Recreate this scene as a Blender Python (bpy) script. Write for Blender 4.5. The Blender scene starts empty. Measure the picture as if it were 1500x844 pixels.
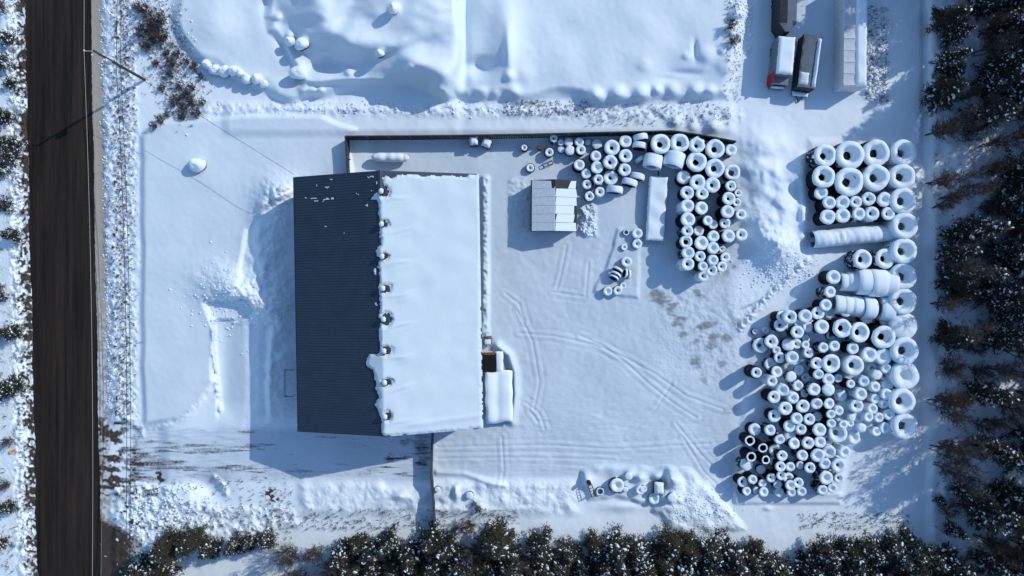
import bpy, math, random
import numpy as np
from mathutils import Vector, Matrix, Euler
R_ = math.radians
random.seed(11); rng = np.random.default_rng(11)
S = bpy.context.scene
COL = S.collection
# ------------------------------------------------------------ camera, sky, sun, exposure
CH = 89.0                     # camera height in metres
PS = 11.236                   # photograph pixels per metre on the ground
cd = bpy.data.cameras.new('camera'); cam = bpy.data.objects.new('camera', cd); COL.objects.link(cam)
cam.location = (0, 0, CH); cam.rotation_euler = (0, 0, 0)
cd.sensor_width = 36; cd.lens = 24; cd.clip_start = 1; cd.clip_end = 5000
S.camera = cam
SUN_EL, SUN_AZ = 34.0, 31.0
sv = Vector((math.cos(R_(SUN_EL))*math.cos(R_(SUN_AZ)), math.cos(R_(SUN_EL))*math.sin(R_(SUN_AZ)), math.sin(R_(SUN_EL))))
w = bpy.data.worlds.new('World'); S.world = w; w.use_nodes = True
nt = w.node_tree; bg = nt.nodes['Background']
sky = nt.nodes.new('ShaderNodeTexSky'); sky.sky_type = 'NISHITA'; sky.sun_disc = False
sky.sun_elevation = R_(SUN_EL); sky.sun_rotation = R_(90-SUN_AZ); sky.ozone_density = 4.0; sky.air_density = 1.2; sky.dust_density = 0.3
nt.links.new(sky.outputs[0], bg.inputs[0]); bg.inputs[1].default_value = 0.15
sl = bpy.data.lights.new('sun', 'SUN'); sl.energy = 2.6; sl.angle = R_(0.5); sl.color = (1.0, 0.94, 0.84)
so = bpy.data.objects.new('sun', sl); COL.objects.link(so); so.rotation_euler = sv.to_track_quat('Z', 'Y').to_euler(); so.location = (60, 40, 80)
S.view_settings.view_transform = 'Standard'; S.view_settings.look = 'None'
S.view_settings.exposure = 0.15; S.view_settings.gamma = 1
S.render.engine = 'CYCLES'; S.cycles.max_bounces = 5; S.cycles.diffuse_bounces = 3
S.render.resolution_x = 1024; S.render.resolution_y = 576

# ------------------------------------------------------------ helpers
def W(px, py, z=0.0):
    k = (CH-z)/CH/PS
    return ((px-750)*k, -(py-422)*k, z)
def tag(o, label=None, cat=None, group=None, kind=None):
    if label: o['label'] = label
    if cat: o['category'] = cat
    if group: o['group'] = group
    if kind: o['kind'] = kind
    return o
def empty(name, loc, rz=0, label=None, cat=None, group=None):
    o = bpy.data.objects.new(name, None); COL.objects.link(o); o.empty_display_size = .3
    o.location = loc; o.rotation_euler = (0, 0, rz)
    return tag(o, label, cat, group)
class MB:
    def __init__(s): s.v = []; s.f = []; s.m = []
    def add(s, vs, fs, m=0):
        b = len(s.v); s.v += [tuple(v) for v in vs]; s.f += [tuple(i+b for i in f) for f in fs]; s.m += [m]*len(fs)
    def box(s, c, d, m=0, rot=None, taper=1.0):
        hx, hy, hz = d[0]/2, d[1]/2, d[2]/2
        vs = [Vector((x*hx*(taper if z > 0 else 1), y*hy*(taper if z > 0 else 1), z*hz)) for z in (-1, 1) for y in (-1, 1) for x in (-1, 1)]
        if rot is not None: vs = [rot @ v for v in vs]
        c = Vector(c)
        s.add([v+c for v in vs], [(0, 2, 3, 1), (4, 5, 7, 6), (0, 1, 5, 4), (2, 6, 7, 3), (0, 4, 6, 2), (1, 3, 7, 5)], m)
    def tube(s, pts, r, n=6, m=0, cap=True):
        pts = [Vector(p) for p in pts]; rs = r if isinstance(r, (list, tuple)) else [r]*len(pts)
        rings = []
        for i, p in enumerate(pts):
            d = (pts[min(i+1, len(pts)-1)]-pts[max(i-1, 0)])
            if d.length < 1e-6: d = Vector((0, 0, 1))
            d.normalize(); a = Vector((0, 0, 1)) if abs(d.z) < .9 else Vector((1, 0, 0))
            u = d.cross(a).normalized(); v = d.cross(u)
            rings.append([p+rs[i]*(math.cos(t)*u+math.sin(t)*v) for t in [2*math.pi*k/n for k in range(n)]])
        vs = [q for rg in rings for q in rg]; fs = []
        for i in range(len(pts)-1):
            for k in range(n):
                a = i*n+k; b = i*n+(k+1) % n; fs.append((a, b, b+n, a+n))
        if cap and n > 2: fs += [tuple(range(n))[::-1], tuple(range((len(pts)-1)*n, len(pts)*n))]
        s.add(vs, fs, m)
    def lathe(s, prof, n=24, c=(0, 0, 0), m=0, wob=None, closed=False):
        c = Vector(c); vs = []
        for j, (r, z) in enumerate(prof):
            for k in range(n):
                t = 2*math.pi*k/n; dr, dz = wob(j, t, r) if wob else (0, 0)
                vs.append(c+Vector(((r+dr)*math.cos(t), (r+dr)*math.sin(t), z+dz)))
        fs = []; J = len(prof)
        for j in range(J if closed else J-1):
            for k in range(n):
                a = j*n+k; b = j*n+(k+1) % n; j2 = ((j+1) % J)*n
                fs.append((a, b, j2+(k+1) % n, j2+k))
        s.add(vs, fs, m)
    def mesh(s, name, mats, smooth=False):
        me = bpy.data.meshes.new(name); me.from_pydata(s.v, [], s.f)
        for mm in (mats if isinstance(mats, (list, tuple)) else [mats]): me.materials.append(mm)
        me.polygons.foreach_set('material_index', s.m)
        if smooth: me.polygons.foreach_set('use_smooth', [True]*len(s.f))
        me.update(); return me
    def obj(s, name, mats, parent=None, smooth=False):
        return link(name, s.mesh(name, mats, smooth), parent)
def link(name, me, parent=None):
    o = bpy.data.objects.new(name, me); COL.objects.link(o)
    if parent: o.parent = parent
    return o
def npmesh(name, V, F, mats, mi=None, smooth=False):
    me = bpy.data.meshes.new(name); n = F.shape[1]
    me.vertices.add(len(V)); me.vertices.foreach_set('co', np.asarray(V, np.float32).ravel())
    me.loops.add(F.size); me.loops.foreach_set('vertex_index', F.astype(np.int32).ravel())
    me.polygons.add(len(F)); me.polygons.foreach_set('loop_start', np.arange(0, F.size, n, dtype=np.int32))
    for mm in (mats if isinstance(mats, (list, tuple)) else [mats]): me.materials.append(mm)
    if mi is not None: me.polygons.foreach_set('material_index', mi.astype(np.int32))
    me.polygons.foreach_set('use_smooth', np.full(len(F), smooth))
    me.update(calc_edges=True); return me
def copy_thing(root):
    c = root.copy(); COL.objects.link(c)
    for ch in root.children:
        k = ch.copy(); COL.objects.link(k); k.parent = c
        for g in ch.children:
            q = g.copy(); COL.objects.link(q); q.parent = k
    return c

# ------------------------------------------------------------ materials
def mat(name, col, rough=.8, var=.15, scale=3.0, bump=0.0, bscale=20.0, metal=0.0, col2=None, spec=.3):
    m = bpy.data.materials.new(name); m.use_nodes = True; n = m.node_tree; L = n.links
    b = n.nodes['Principled BSDF']; b.inputs['Roughness'].default_value = rough; b.inputs['Metallic'].default_value = metal
    b.inputs['Specular IOR Level'].default_value = spec
    tc = n.nodes.new('ShaderNodeTexCoord'); nz = n.nodes.new('ShaderNodeTexNoise'); nz.inputs['Scale'].default_value = scale; nz.inputs['Detail'].default_value = 6
    L.new(tc.outputs['Object'], nz.inputs['Vector'])
    rp = n.nodes.new('ShaderNodeValToRGB'); c2 = col2 or tuple(min(1, c*(1+var)) for c in col)
    rp.color_ramp.elements[0].position = .3; rp.color_ramp.elements[1].position = .7
    rp.color_ramp.elements[0].color = (*[c*(1-var) for c in col], 1); rp.color_ramp.elements[1].color = (*c2, 1)
    L.new(nz.outputs['Fac'], rp.inputs[0]); L.new(rp.outputs[0], b.inputs['Base Color'])
    if bump:
        n2 = n.nodes.new('ShaderNodeTexNoise'); n2.inputs['Scale'].default_value = bscale; n2.inputs['Detail'].default_value = 5
        L.new(tc.outputs['Object'], n2.inputs['Vector'])
        bp = n.nodes.new('ShaderNodeBump'); bp.inputs['Strength'].default_value = bump; bp.inputs['Distance'].default_value = .1
        L.new(n2.outputs['Fac'], bp.inputs['Height']); L.new(bp.outputs[0], b.inputs['Normal'])
    return m
SNOWC = (.735, .845, .92); PACKC = (.525, .63, .715)
M_snow = mat('snow', SNOWC, .75, .02, 1.5, .15, 6)
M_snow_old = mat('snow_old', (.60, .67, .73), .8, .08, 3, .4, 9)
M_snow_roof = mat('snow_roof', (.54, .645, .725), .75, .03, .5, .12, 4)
M_rubber = mat('rubber', (.012, .012, .014), .75, .3, 5, .3, 14)
M_roof = mat('roof_metal', (.034, .058, .088), .5, .12, .6, metal=.2)
M_wall = mat('wall_cladding', (.16, .19, .23), .6, .08, 2)
M_fence = mat('fence_board', (.045, .052, .062), .85, .35, 3, .3, 12)
M_wood = mat('weathered_wood', (.13, .115, .10), .9, .3, 5, .3, 15)
M_pole = mat('pole_wood', (.055, .062, .05), .9, .3, 5, .2, 12)
M_steel = mat('steel', (.42, .45, .48), .45, .1, 3, metal=.5)
M_dsteel = mat('dark_steel', (.02, .022, .026), .6, .3, 3, metal=.3)
M_white = mat('white_paint', (.62, .66, .70), .5, .05, 2)
M_grey = mat('grey_tarp', (.115, .15, .19), .8, .15, 1.2, .3, 3)
M_dark = mat('dark_paint', (.022, .027, .035), .6, .3, 1.5)
M_red = mat('red_paint', (.35, .015, .02), .5, .1, 3)
M_rust = mat('rust', (.18, .075, .025), .9, .4, 5)
M_green = mat('needles_dark', (.024, .030, .022), .9, .35, 2.5)
M_green2 = mat('needles_olive', (.046, .048, .029), .9, .35, 2.5)
M_green3 = mat('needles_brown', (.058, .047, .036), .9, .3, 2.5)
M_bark = mat('bark', (.075, .055, .045), .95, .3, 6, .4, 20)
M_twig = mat('twig', (.078, .066, .064), .95, .25, 2)
M_twig2 = mat('twig_red', (.082, .060, .052), .95, .25, 2)
M_rock = mat('rock', (.10, .095, .09), .95, .4, 3, .6, 8)
M_wire = mat('wire_dark', (.02, .02, .025), .6, .1)
M_wire2 = mat('wire_alu', (.38, .36, .36), .5, .1)
M_orange = mat('orange_plastic', (.75, .28, .02), .6, .1)
M_weed = mat('dead_weed', (.10, .075, .06), .95, .4, 2)
M_blackpit = mat('black_opening', (.006, .007, .009), .9, .2)  # near-black colour holds the darkness of an opening

# ------------------------------------------------------------ terrain
ST = 1.55
fx = np.arange(-70, 1571, ST); fy = np.arange(-70, 915, ST)
NX, NY = len(fx), len(fy)
PX, PY = np.meshgrid(fx, fy)
def gnoise(wl, seed, ax=1.0, ay=1.0):
    r = np.random.default_rng(seed); a = r.standard_normal((NY, NX)); F = np.fft.rfft2(a)
    ky = np.fft.fftfreq(NY, ST)[:, None]; kx = np.fft.rfftfreq(NX, ST)[None, :]
    k2 = (kx*wl*ax)**2+(ky*wl*ay)**2
    F *= np.exp(-k2*2.0); o = np.fft.irfft2(F, s=(NY, NX)); return o/o.std()
n80, n30, n14, n7, n4 = gnoise(110, 1), gnoise(42, 2), gnoise(18, 3), gnoise(8.5, 4), gnoise(4.2, 5)
def sm(a, b, x):
    t = np.clip((x-a)/(b-a), 0, 1); return t*t*(3-2*t)
def bl(cx, cy, rx, ry, h, rot=0, p=2.0):
    c, s = math.cos(R_(rot)), math.sin(R_(rot)); dx, dy = PX-cx, PY-cy
    u = (dx*c+dy*s)/rx; v = (-dx*s+dy*c)/ry
    return h*np.exp(-(u*u+v*v)**(p/2))
def dist(pts, closed=False):
    d = np.full(PX.shape, 1e9); q = pts+[pts[0]] if closed else pts
    for (x0, y0), (x1, y1) in zip(q[:-1], q[1:]):
        L = (x1-x0)**2+(y1-y0)**2+1e-9
        t = np.clip(((PX-x0)*(x1-x0)+(PY-y0)*(y1-y0))/L, 0, 1)
        d = np.minimum(d, np.hypot(PX-x0-t*(x1-x0), PY-y0-t*(y1-y0)))
    return d
def inside(pts, X=None, Y=None):
    X = PX if X is None else X; Y = PY if Y is None else Y
    c = np.zeros(X.shape, bool); n = len(pts)
    for i in range(n):
        x0, y0 = pts[i]; x1, y1 = pts[(i+1) % n]
        if y0 == y1: continue
        cond = ((y0 > Y) != (y1 > Y)) & (X < (x1-x0)*(Y-y0)/(y1-y0)+x0); c ^= cond
    return c
def region(pts, e, wob=0, seedn=None):
    d = dist(pts, True); sgn = np.where(inside(pts), 1, -1); s = d*sgn
    if wob: s = s+wob*(n30 if seedn is None else seedn)
    return sm(-e/2, e/2, s)
def ridge(pts, w_, h): return h*np.exp(-(dist(pts)/w_)**2)
def rect(x0, y0, x1, y1, e): return sm(x0-e, x0+e, PX)*(1-sm(x1-e, x1+e, PX))*sm(y0-e, y0+e, PY)*(1-sm(y1-e, y1+e, PY))

# road edges in pixels as functions of y (z = 0)
def roadL(y): return 36+0.0225*(y)
def roadR(y): return 133+0.0185*(y)
RL, RR = roadL(PY), roadR(PY)
Z = np.zeros(PX.shape); ROUGH = np.full(PX.shape, .05)
east = PX-RR; west = RL-PX
entry = rect(100, 622, 240, 712, 10)
Z += (0.45*sm(14, 24, east+2*n7))*(1-entry)                       # plough bank east of the road
Z += 0.9*sm(4, 26, west+1.5*n7)                                   # bank west of the road
verge = sm(16, 26, east)*(1-sm(195, 207, PX))*(1-entry)
Z += verge*(0.05*n4+.05*n7)
Z += (0.11*n4+0.10*n7)*sm(2, 8, west)*(1-sm(24, 34, west))
ROUGH += verge*.6+sm(0, 5, west)*.5
field = region([(210, 640), (207, 200), (232, 180), (330, 172), (470, 170), (520, 190), (508, 205), (515, 262), (432, 262), (360, 335), (345, 420), (300, 445), (312, 480), (312, 560), (292, 592), (262, 612), (225, 622), (195, 624), (180, 612)], 9, 1.0)
Z += .55*field*sm(195, 215, PX+0.6*n14)
ROUGH -= .06*field
# plough curve
Z += ridge([(180, 610), (200, 624), (235, 625), (268, 612), (292, 592), (312, 560)], 5, .2)*(1+.2*n4+.25*n14)
# snow slid from the west roof, dug bank and pit
zw = rect(385, 268, 440, 636, 7)
slid = ridge([(402, 285), (398, 330), (388, 380), (402, 430), (402, 480), (398, 540), (400, 610)], 26, 1.25)
Z += slid*(1+.08*n14+.05*n7+.025*n4)+ridge([(384, 300), (377, 350), (386, 400)], 7, .5)+ridge([(398, 500), (394, 560), (396, 610)], 5, .5)-ridge([(390, 480), (386, 560), (388, 610)], 6, .5)
ROUGH += .45*np.clip(slid, 0, 1)
Z += bl(412, 282, 28, 16, 1.0, -20)*(1+.12*n4)
pile = bl(340, 425, 44, 30, 2.0, 15)+bl(380, 450, 30, 16, 1.1, 20)
pile *= (1+.05*n7+.03*n4); Z += pile; ROUGH += .4*np.clip(pile, 0, 1)
pit = region([(304, 440), (345, 437), (362, 438), (374, 450), (366, 468), (312, 472)], 4, 1.2, n7)
Z -= 1.15*pit*np.clip(pile/1.3, 0, 1)
Z -= .75*region([(312, 470), (355, 466), (360, 560), (352, 640), (320, 640), (316, 560)], 6, .8, n7)*(1-sm(585, 620, PY))*(1-sm(325, 362, PX))
Z += ridge([(312, 470), (313, 520), (322, 600)], 3.2, .55)*(1+.3*n4)
# top snow field
tf = region([(268, -90), (258, 30), (268, 60), (288, 88), (330, 112), (388, 122), (408, 137), (470, 138), (520, 132), (600, 138), (655, 150), (668, 140), (720, 142), (760, 146), (850, 140), (870, 145), (960, 148), (1030, 146), (1062, 138), (1075, 80), (1092, 20), (1092, -90)], 20, 3.5)
Z += tf*(1.1+.12*n80+.05*n30)
fold = gnoise(52, 41, .7, 1.3); fold2 = gnoise(20, 42, 1.2, .7)
hi = region([(392, -90), (388, 25), (396, 45), (420, 60), (430, 92), (448, 118), (500, 122), (600, 130), (655, 142), (668, 120), (674, 60), (676, -90)], 13, 3)
Z += bl(655, 0, 165, 90, 2.3, 12)*(1-sm(668, 684, PX))+.7*bl(520, 60, 45, 26, 1, -35)-.7*bl(470, 95, 50, 10, 1, -20)-.8*bl(575, 78, 60, 9, 1, -15)-.6*bl(505, 30, 12, 50, 1, 25)+.5*bl(600, 100, 70, 14, 1, -10)
Z += hi*(1.3+.15*fold*(.6+.4*np.tanh(n80))+.05*fold2+.12*n80)
Z += bl(315, 35, 30, 48, .55)+bl(625, 30, 30, 60, .7, 10)+bl(560, 110, 70, 20, .5)+bl(650, 110, 28, 35, .8, 30)
Z += ridge([(462, -30), (476, 40), (520, 62), (585, 72), (645, 112)], 20, 1.3)-ridge([(402, 10), (424, 62), (468, 96), (540, 112), (625, 126)], 17, .95)
Z += bl(738, 40, 22, 75, 1.1)+bl(705, -10, 18, 60, .5)-bl(678, 60, 9, 90, .9)
Z += bl(448, -5, 18, 45, .8)-bl(432, 55, 12, 25, .5)+bl(500, 10, 30, 30, .4)-bl(485, 95, 35, 18, .45)-bl(702, 98, 18, 13, 1.3)+bl(745, 70, 7, 30, .8)
for (cx, cy, r, h) in [(406, 25, 6, .8), (424, 52, 6, .9), (427, 64, 5, .6), (443, 62, 8, 1.2), (438, 105, 10, 1.3), (445, 130, 8, .7), (457, 131, 6, .6), (470, 133, 5, .6),
        (577, 12, 8, 1.0), (557, 79, 8, .9), (600, 99, 6, .5), (510, 105, 6, .7), (505, 60, 9, .2), (640, 132, 10, .8), (655, 140, 8, .6), (680, 138, 9, .6), (706, 137, 9, .6), (746, 112, 8, .7), (752, 134, 9, .6), (725, 138, 7, .4), (770, 110, 12, .25),
        (872, 138, 9, 1.2), (905, 136, 11, 1.2), (940, 136, 11, 1.1), (962, 131, 7, 1.0), (985, 130, 9, .7), (1020, 132, 10, 1.0), (1040, 134, 9, 1.0), (945, 96, 10, .3), (1005, 82, 6, .3), (1035, 80, 12, .6), (1058, 74, 6, .5), (1080, 20, 9, 1.3), (1062, 95, 14, .5), (1078, 45, 12, .8), (990, 178, 9, .8), (1045, 183, 11, 1.0), (1015, 184, 8, .4)]:
    Z += bl(cx, cy, r, r*.95, h*.75, 0, 2.6)
Z -= bl(1004, 108, 22, 6, .5)+bl(980, 116, 18, 5, .35)+bl(1018, 72, 4, 12, .5)
# lane north of the yard
lane = rect(330, 152, 1075, 196, 8)
Z += lane*.35+ridge([(300, 160), (500, 158), (700, 162), (900, 166), (1080, 168)], 9, .16)*(1+.25*n4+.35*n7+.3*n14)
ROUGH += .3*rect(300, 145, 1080, 172, 8)
# yard and yard features
Z += .30*region([(868, 428), (935, 436), (938, 330), (905, 335), (893, 380)], 6, .8, n14)
Z += rect(850, 300, 872, 345, 5)*(.25+.16*n4+.1*n7); ROUGH += .7*rect(850, 300, 872, 345, 4)
Z += rect(745, 262, 778, 350, 5)*(.10+.05*n4)
Z += rect(706, 258, 716, 500, 3)*(.55+.08*n4)
Z += ridge([(729, 507), (746, 520), (754, 545), (755, 580), (750, 618)], 5.5, .75)
Z += ridge([(835, 140), (835, 140)], 1, 0)
# piles between the two yards
mid = bl(1120, 215, 34, 26, .8)+bl(1128, 262, 30, 20, 1.1)+bl(1150, 300, 34, 20, 1.2, 20)+bl(1105, 300, 20, 14, .6)+bl(1110, 245, 22, 10, .5)+bl(1165, 255, 14, 22, .7)+bl(1122, 320, 30, 12, .8)
mid *= 1.35; Z += mid*(1+.10*n14+.02*n7)
heap = bl(1140, 358, 34, 30, 2.9, 25, 1.8)+bl(1110, 335, 20, 20, .8)+bl(1085, 390, 40, 8, .5, -35)
Z += heap*(1+.03*n7+.02*n4); ROUGH += .45*np.clip(heap, 0, 1)+.1*np.clip(mid, 0, 1)
Z += ridge([(1185, 380), (1120, 440), (1085, 480)], 5, .35)*(1+.4*n4)
Z += ridge([(1175, 235), (1178, 290), (1176, 345)], 8, .7)*(1+.15*n14)
# tyre yards are bedded in drifted snow
Z += region([(1145, 470), (1215, 470), (1295, 520), (1300, 600), (1235, 640), (1200, 700), (1130, 690), (1140, 600), (1125, 540)], 26, 3)*(.40+.28*n14+.12*n7)
Z += region([(1185, 205), (1345, 205), (1345, 645), (1240, 655), (1235, 725), (1078, 725), (1082, 650), (1100, 530), (1150, 450), (1190, 390)], 12)*.25
Z += region([(1228, 585), (1300, 600), (1312, 640), (1240, 650), (1215, 610)], 24)*1.1
Z += rect(1076, 722, 1232, 738, 3)*.35+bl(1125, 745, 6, 3, .3)
# right hand path, forest edge
Z -= .25*rect(1350, -90, 1362, 330, 4); Z += .45*sm(1352, 1372, PX)*(1+.25*n14)
Z += ridge([(1350, 170), (1340, 230), (1345, 300)], 6, .12)*(1+n4)
for (cx, cy) in [(1300, 40), (1290, 80), (1280, 110), (1272, 130), (1285, 20)]: Z += bl(cx, cy, 8, 10, .35)*(1+.6*n4)
ROUGH += .7*rect(1268, 10, 1300, 150, 8)
# south berms
b1 = rect(440, 706, 845, 752, 9)*(1-rect(560, 700, 625, 716, 6)); Z += b1*(.35+.08*n14+.03*n7+.018*n4); ROUGH += .35*b1
Z += ridge([(640, 692), (680, 694), (720, 708), (740, 712)], 4, .35)+bl(585, 727, 14, 6, .6)+bl(668, 722, 5, 10, .8)-bl(640, 738, 20, 6, .3)
b2 = region([(985, 690), (1010, 690), (1068, 745), (1090, 775), (1000, 780), (960, 750)], 12, 2, n14); Z += b2*(.5+.09*n14+.035*n7+.018*n4); ROUGH += .5*b2
mound = region([(851, 690), (870, 682), (985, 687), (1000, 705), (998, 735), (960, 738), (900, 728), (862, 732)], 9, 1.0, n14)
Z += mound*(.55+.06*n14); Z += bl(922, 694, 7, 6, .7)+bl(938, 700, 8, 7, 1.1)+bl(985, 703, 10, 9, 1.2)+bl(962, 698, 9, 6, .7)+bl(945, 716, 8, 6, .5)+bl(860, 706, 6, 10, .5)
Z += bl(912, 742, 30, 7, .35)+bl(975, 744, 15, 5, .4)
# south west corner
Z -= bl(308, 715, 24, 17, 1.1, 25)*1.0; Z += ridge([(313, 700), (325, 708), (331, 722)], 4, .5)*(1+.3*n4)
Z += rect(238, 712, 282, 740, 4)*.35
rb = region([(190, 708), (250, 712), (262, 735), (330, 745), (420, 740), (440, 770), (300, 790), (210, 800), (180, 760)], 14, 2); Z += rb*(.05*n4+.08*n7+.05*n14+.1); ROUGH += rb*.5
Z += rect(120, 640, 1350, 2000, 10)*0
# vehicle tracks
TR = [[(850, 492), (880, 505), (915, 530), (950, 562), (985, 590), (1020, 612)], [(760, 488), (810, 492), (870, 505), (915, 524), (960, 548), (1005, 580), (1060, 600)],
      [(758, 455), (780, 500), (790, 560), (782, 600)], [(770, 590), (790, 606), (798, 628)], [(775, 600), (788, 618)], [(640, 655), (800, 652), (900, 658), (1040, 650)],
      [(640, 672), (760, 670), (900, 674)], [(735, 640), (738, 690), (733, 715)], [(830, 360), (822, 400), (815, 425)], [(862, 385), (858, 435), (810, 428)], [(740, 430), (760, 445), (768, 470)],
      [(985, 560), (960, 600), (920, 640)], [(1000, 640), (1030, 690), (1060, 720)], [(990, 620), (1022, 660), (1050, 690)]]
for t in TR:
    d = dist(t); Z += (-.055*np.exp(-(d/1.6)**2)+.03*np.exp(-((d-3.2)/1.6)**2))
    d2 = np.abs(d-9); Z += -.03*np.exp(-(d2/1.5)**2)
yard = rect(640, 340, 1075, 700, 12)
Z += yard*(.010*gnoise(6, 21, 3.0, .35)*sm(560, 620, PY)+.006*n7+.003*n4)
drive = rect(195, 628, 628, 704, 6)
Z += drive*.018*gnoise(5, 22, 3.5, .4)
Z += .03*n30+.007*n7
# flatten under and beside the road
rmask = np.minimum(sm(-3, 1, east), 1)+np.minimum(sm(-3, 1, west), 1)
Z = Z*np.clip(rmask, 0, 1)-.07*(1-np.clip(rmask, 0, 1))
Z = np.clip(Z, -1.3, 9)

# coverage of dirt and bare ground (what lies on the snow, no light in it)
DIRT = np.zeros(PX.shape); SAND = np.zeros(PX.shape); GRAV = np.zeros(PX.shape)
ns = gnoise(6, 31, 3.6, .35); ns2 = gnoise(24, 32, 3.0, .5)
SAND += sm(-2, 1, east)*(1-sm(14, 18, east+1.2*n7+.8*n4))*(1-.55*sm(250, 620, PY))
SAND += .5*sm(-2, 1, east)*(1-sm(13, 22, east+3*n4))*sm(-.3, .8, n4)
wv = sm(-2, 0, west)*(1-sm(10, 24, west+5*n7)); DIRT += wv*sm(-.5, .6, n4+.4*n7+.4*n14+.8-.06*west)*.9
DIRT += .75*verge*sm(1.3, 1.9, n4)*sm(150, 165, PX)
ent = np.clip(1.45-(PX-148)/50, 0, 1)*sm(596, 625, PY)*(1-sm(716, 745, PY))*sm(-3, 0, east)
DIRT += .8*ent*sm(-.5, .9, .8*gnoise(10, 33, 2.0, .6)+.4*n4+.8*ent-.25)
ent2 = np.clip(1.5-(PX-150)/50, 0, 1)*sm(748, 775, PY+.4*(PX-150)*-1)*sm(-3, 0, east)
DIRT += ent2*sm(-.5, .2, n14*.6+.5*n4+ent2*1.2)
stre = rect(190, 628, 632, 706, 9)
DIRT += .34*stre*sm(.1, 2.8, ns+.8*ns2-.0012*(PX-200))
DIRT += .45*rect(560, 640, 632, 700, 10)*sm(-.8, 1.4, n14+.6*ns)
DIRT += .30*stre*(1-sm(330, 520, PX))*sm(-.2, 1.3, ns2+.6*ns)
for (cx, cy, r) in [(233, 696, 7), (240, 703, 5), (395, 722, 8), (403, 733, 7), (390, 700, 3), (330, 708, 5)]: DIRT += 1.1*bl(cx, cy, r, r, 1)*sm(-.1, .5, n4)
DIRT += .6*rb*sm(.9, 1.5, n4)
for (cx, cy, rx, ry, a) in [(962, 433, 9, 8, 1), (975, 441, 9, 5, 1), (985, 447, 8, 4, .9), (984, 460, 5, 6, .9), (995, 471, 9, 5, 1), (1030, 478, 12, 4, 1), (1042, 476, 9, 3, .8), (1001, 490, 7, 4, .8), (1016, 501, 7, 3, .7), (1046, 492, 7, 4, .8), (1043, 505, 6, 8, .9), (1063, 496, 8, 6, .9), (1080, 472, 8, 4, .8), (1019, 530, 6, 8, .9), (1058, 532, 6, 5, .8), (1021, 428, 4, 5, .9), (1030, 433, 6, 4, .5), (1098, 447, 14, 2, .6), (1030, 555, 4, 10, .6), (1070, 600, 12, 6, .5), (714, 497, 6, 8, .8)]:
    GRAV += a*.85*sm(.2, .95, bl(cx, cy, rx*1.5, ry*1.5, 1, -25)*(1+.25*gnoise(5, 300+int(cx), 1.6, .7)))
GRAV += .12*region([(950, 425), (1000, 425), (1080, 470), (1075, 530), (1035, 560), (1000, 500)], 30)*sm(1.4, 2.1, n4+.5*n7)
ROUGH += rect(960, 420, 1100, 560, 20)*.4
Z += region([(950, 425), (1000, 425), (1110, 430), (1085, 530), (1035, 560), (1000, 500)], 30)*(.014*n4+.02*n7)
DIRT += .5*rect(715, 505, 722, 515, 3)

PACK = np.clip(yard+.9*rect(545, 205, 1060, 340, 8)+1.0*drive+.55*field+.38*tf+.3*rect(1060, 440, 1340, 730, 20)+.6*rect(1110, -80, 1290, 150, 10)+.5*region([(312, 470), (355, 466), (360, 560), (352, 640), (320, 640), (316, 560)], 8), 0, 1)*(.9+.1*n30)
exl = np.array([-30000, -9000, -3000, -1200, -600, -330, -200, -120]); exr = np.array([1620, 1700, 1830, 2100, 2700, 4500, 10500, 31500])
eyt = exl; eyb = np.array([965, 1045, 1175, 1445, 2045, 3845, 9845, 30845])
ax = np.concatenate([exl, fx, exr]); ay = np.concatenate([eyt, fy, eyb])
def pad(a): return np.pad(a, ((8, 8), (8, 8)), mode='edge')
GX, GY = np.meshgrid(ax, ay)
GZ = pad(Z); lim = np.full(GZ.shape, 9.0); lim[:7] = .35; lim[-7:] = .35; lim[:, :7] = .6; lim[:, -7:] = .6; GZ = np.minimum(GZ, lim); k = (CH-GZ)/CH/PS
V = np.stack([(GX-750)*k, -(GY-422)*k, GZ], -1).reshape(-1, 3)
nx, ny = len(ax), len(ay)
ii = (np.arange(ny-1)[:, None]*nx+np.arange(nx-1)[None, :]).ravel()
F = np.stack([ii, ii+nx, ii+nx+1, ii+1], 1)
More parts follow.
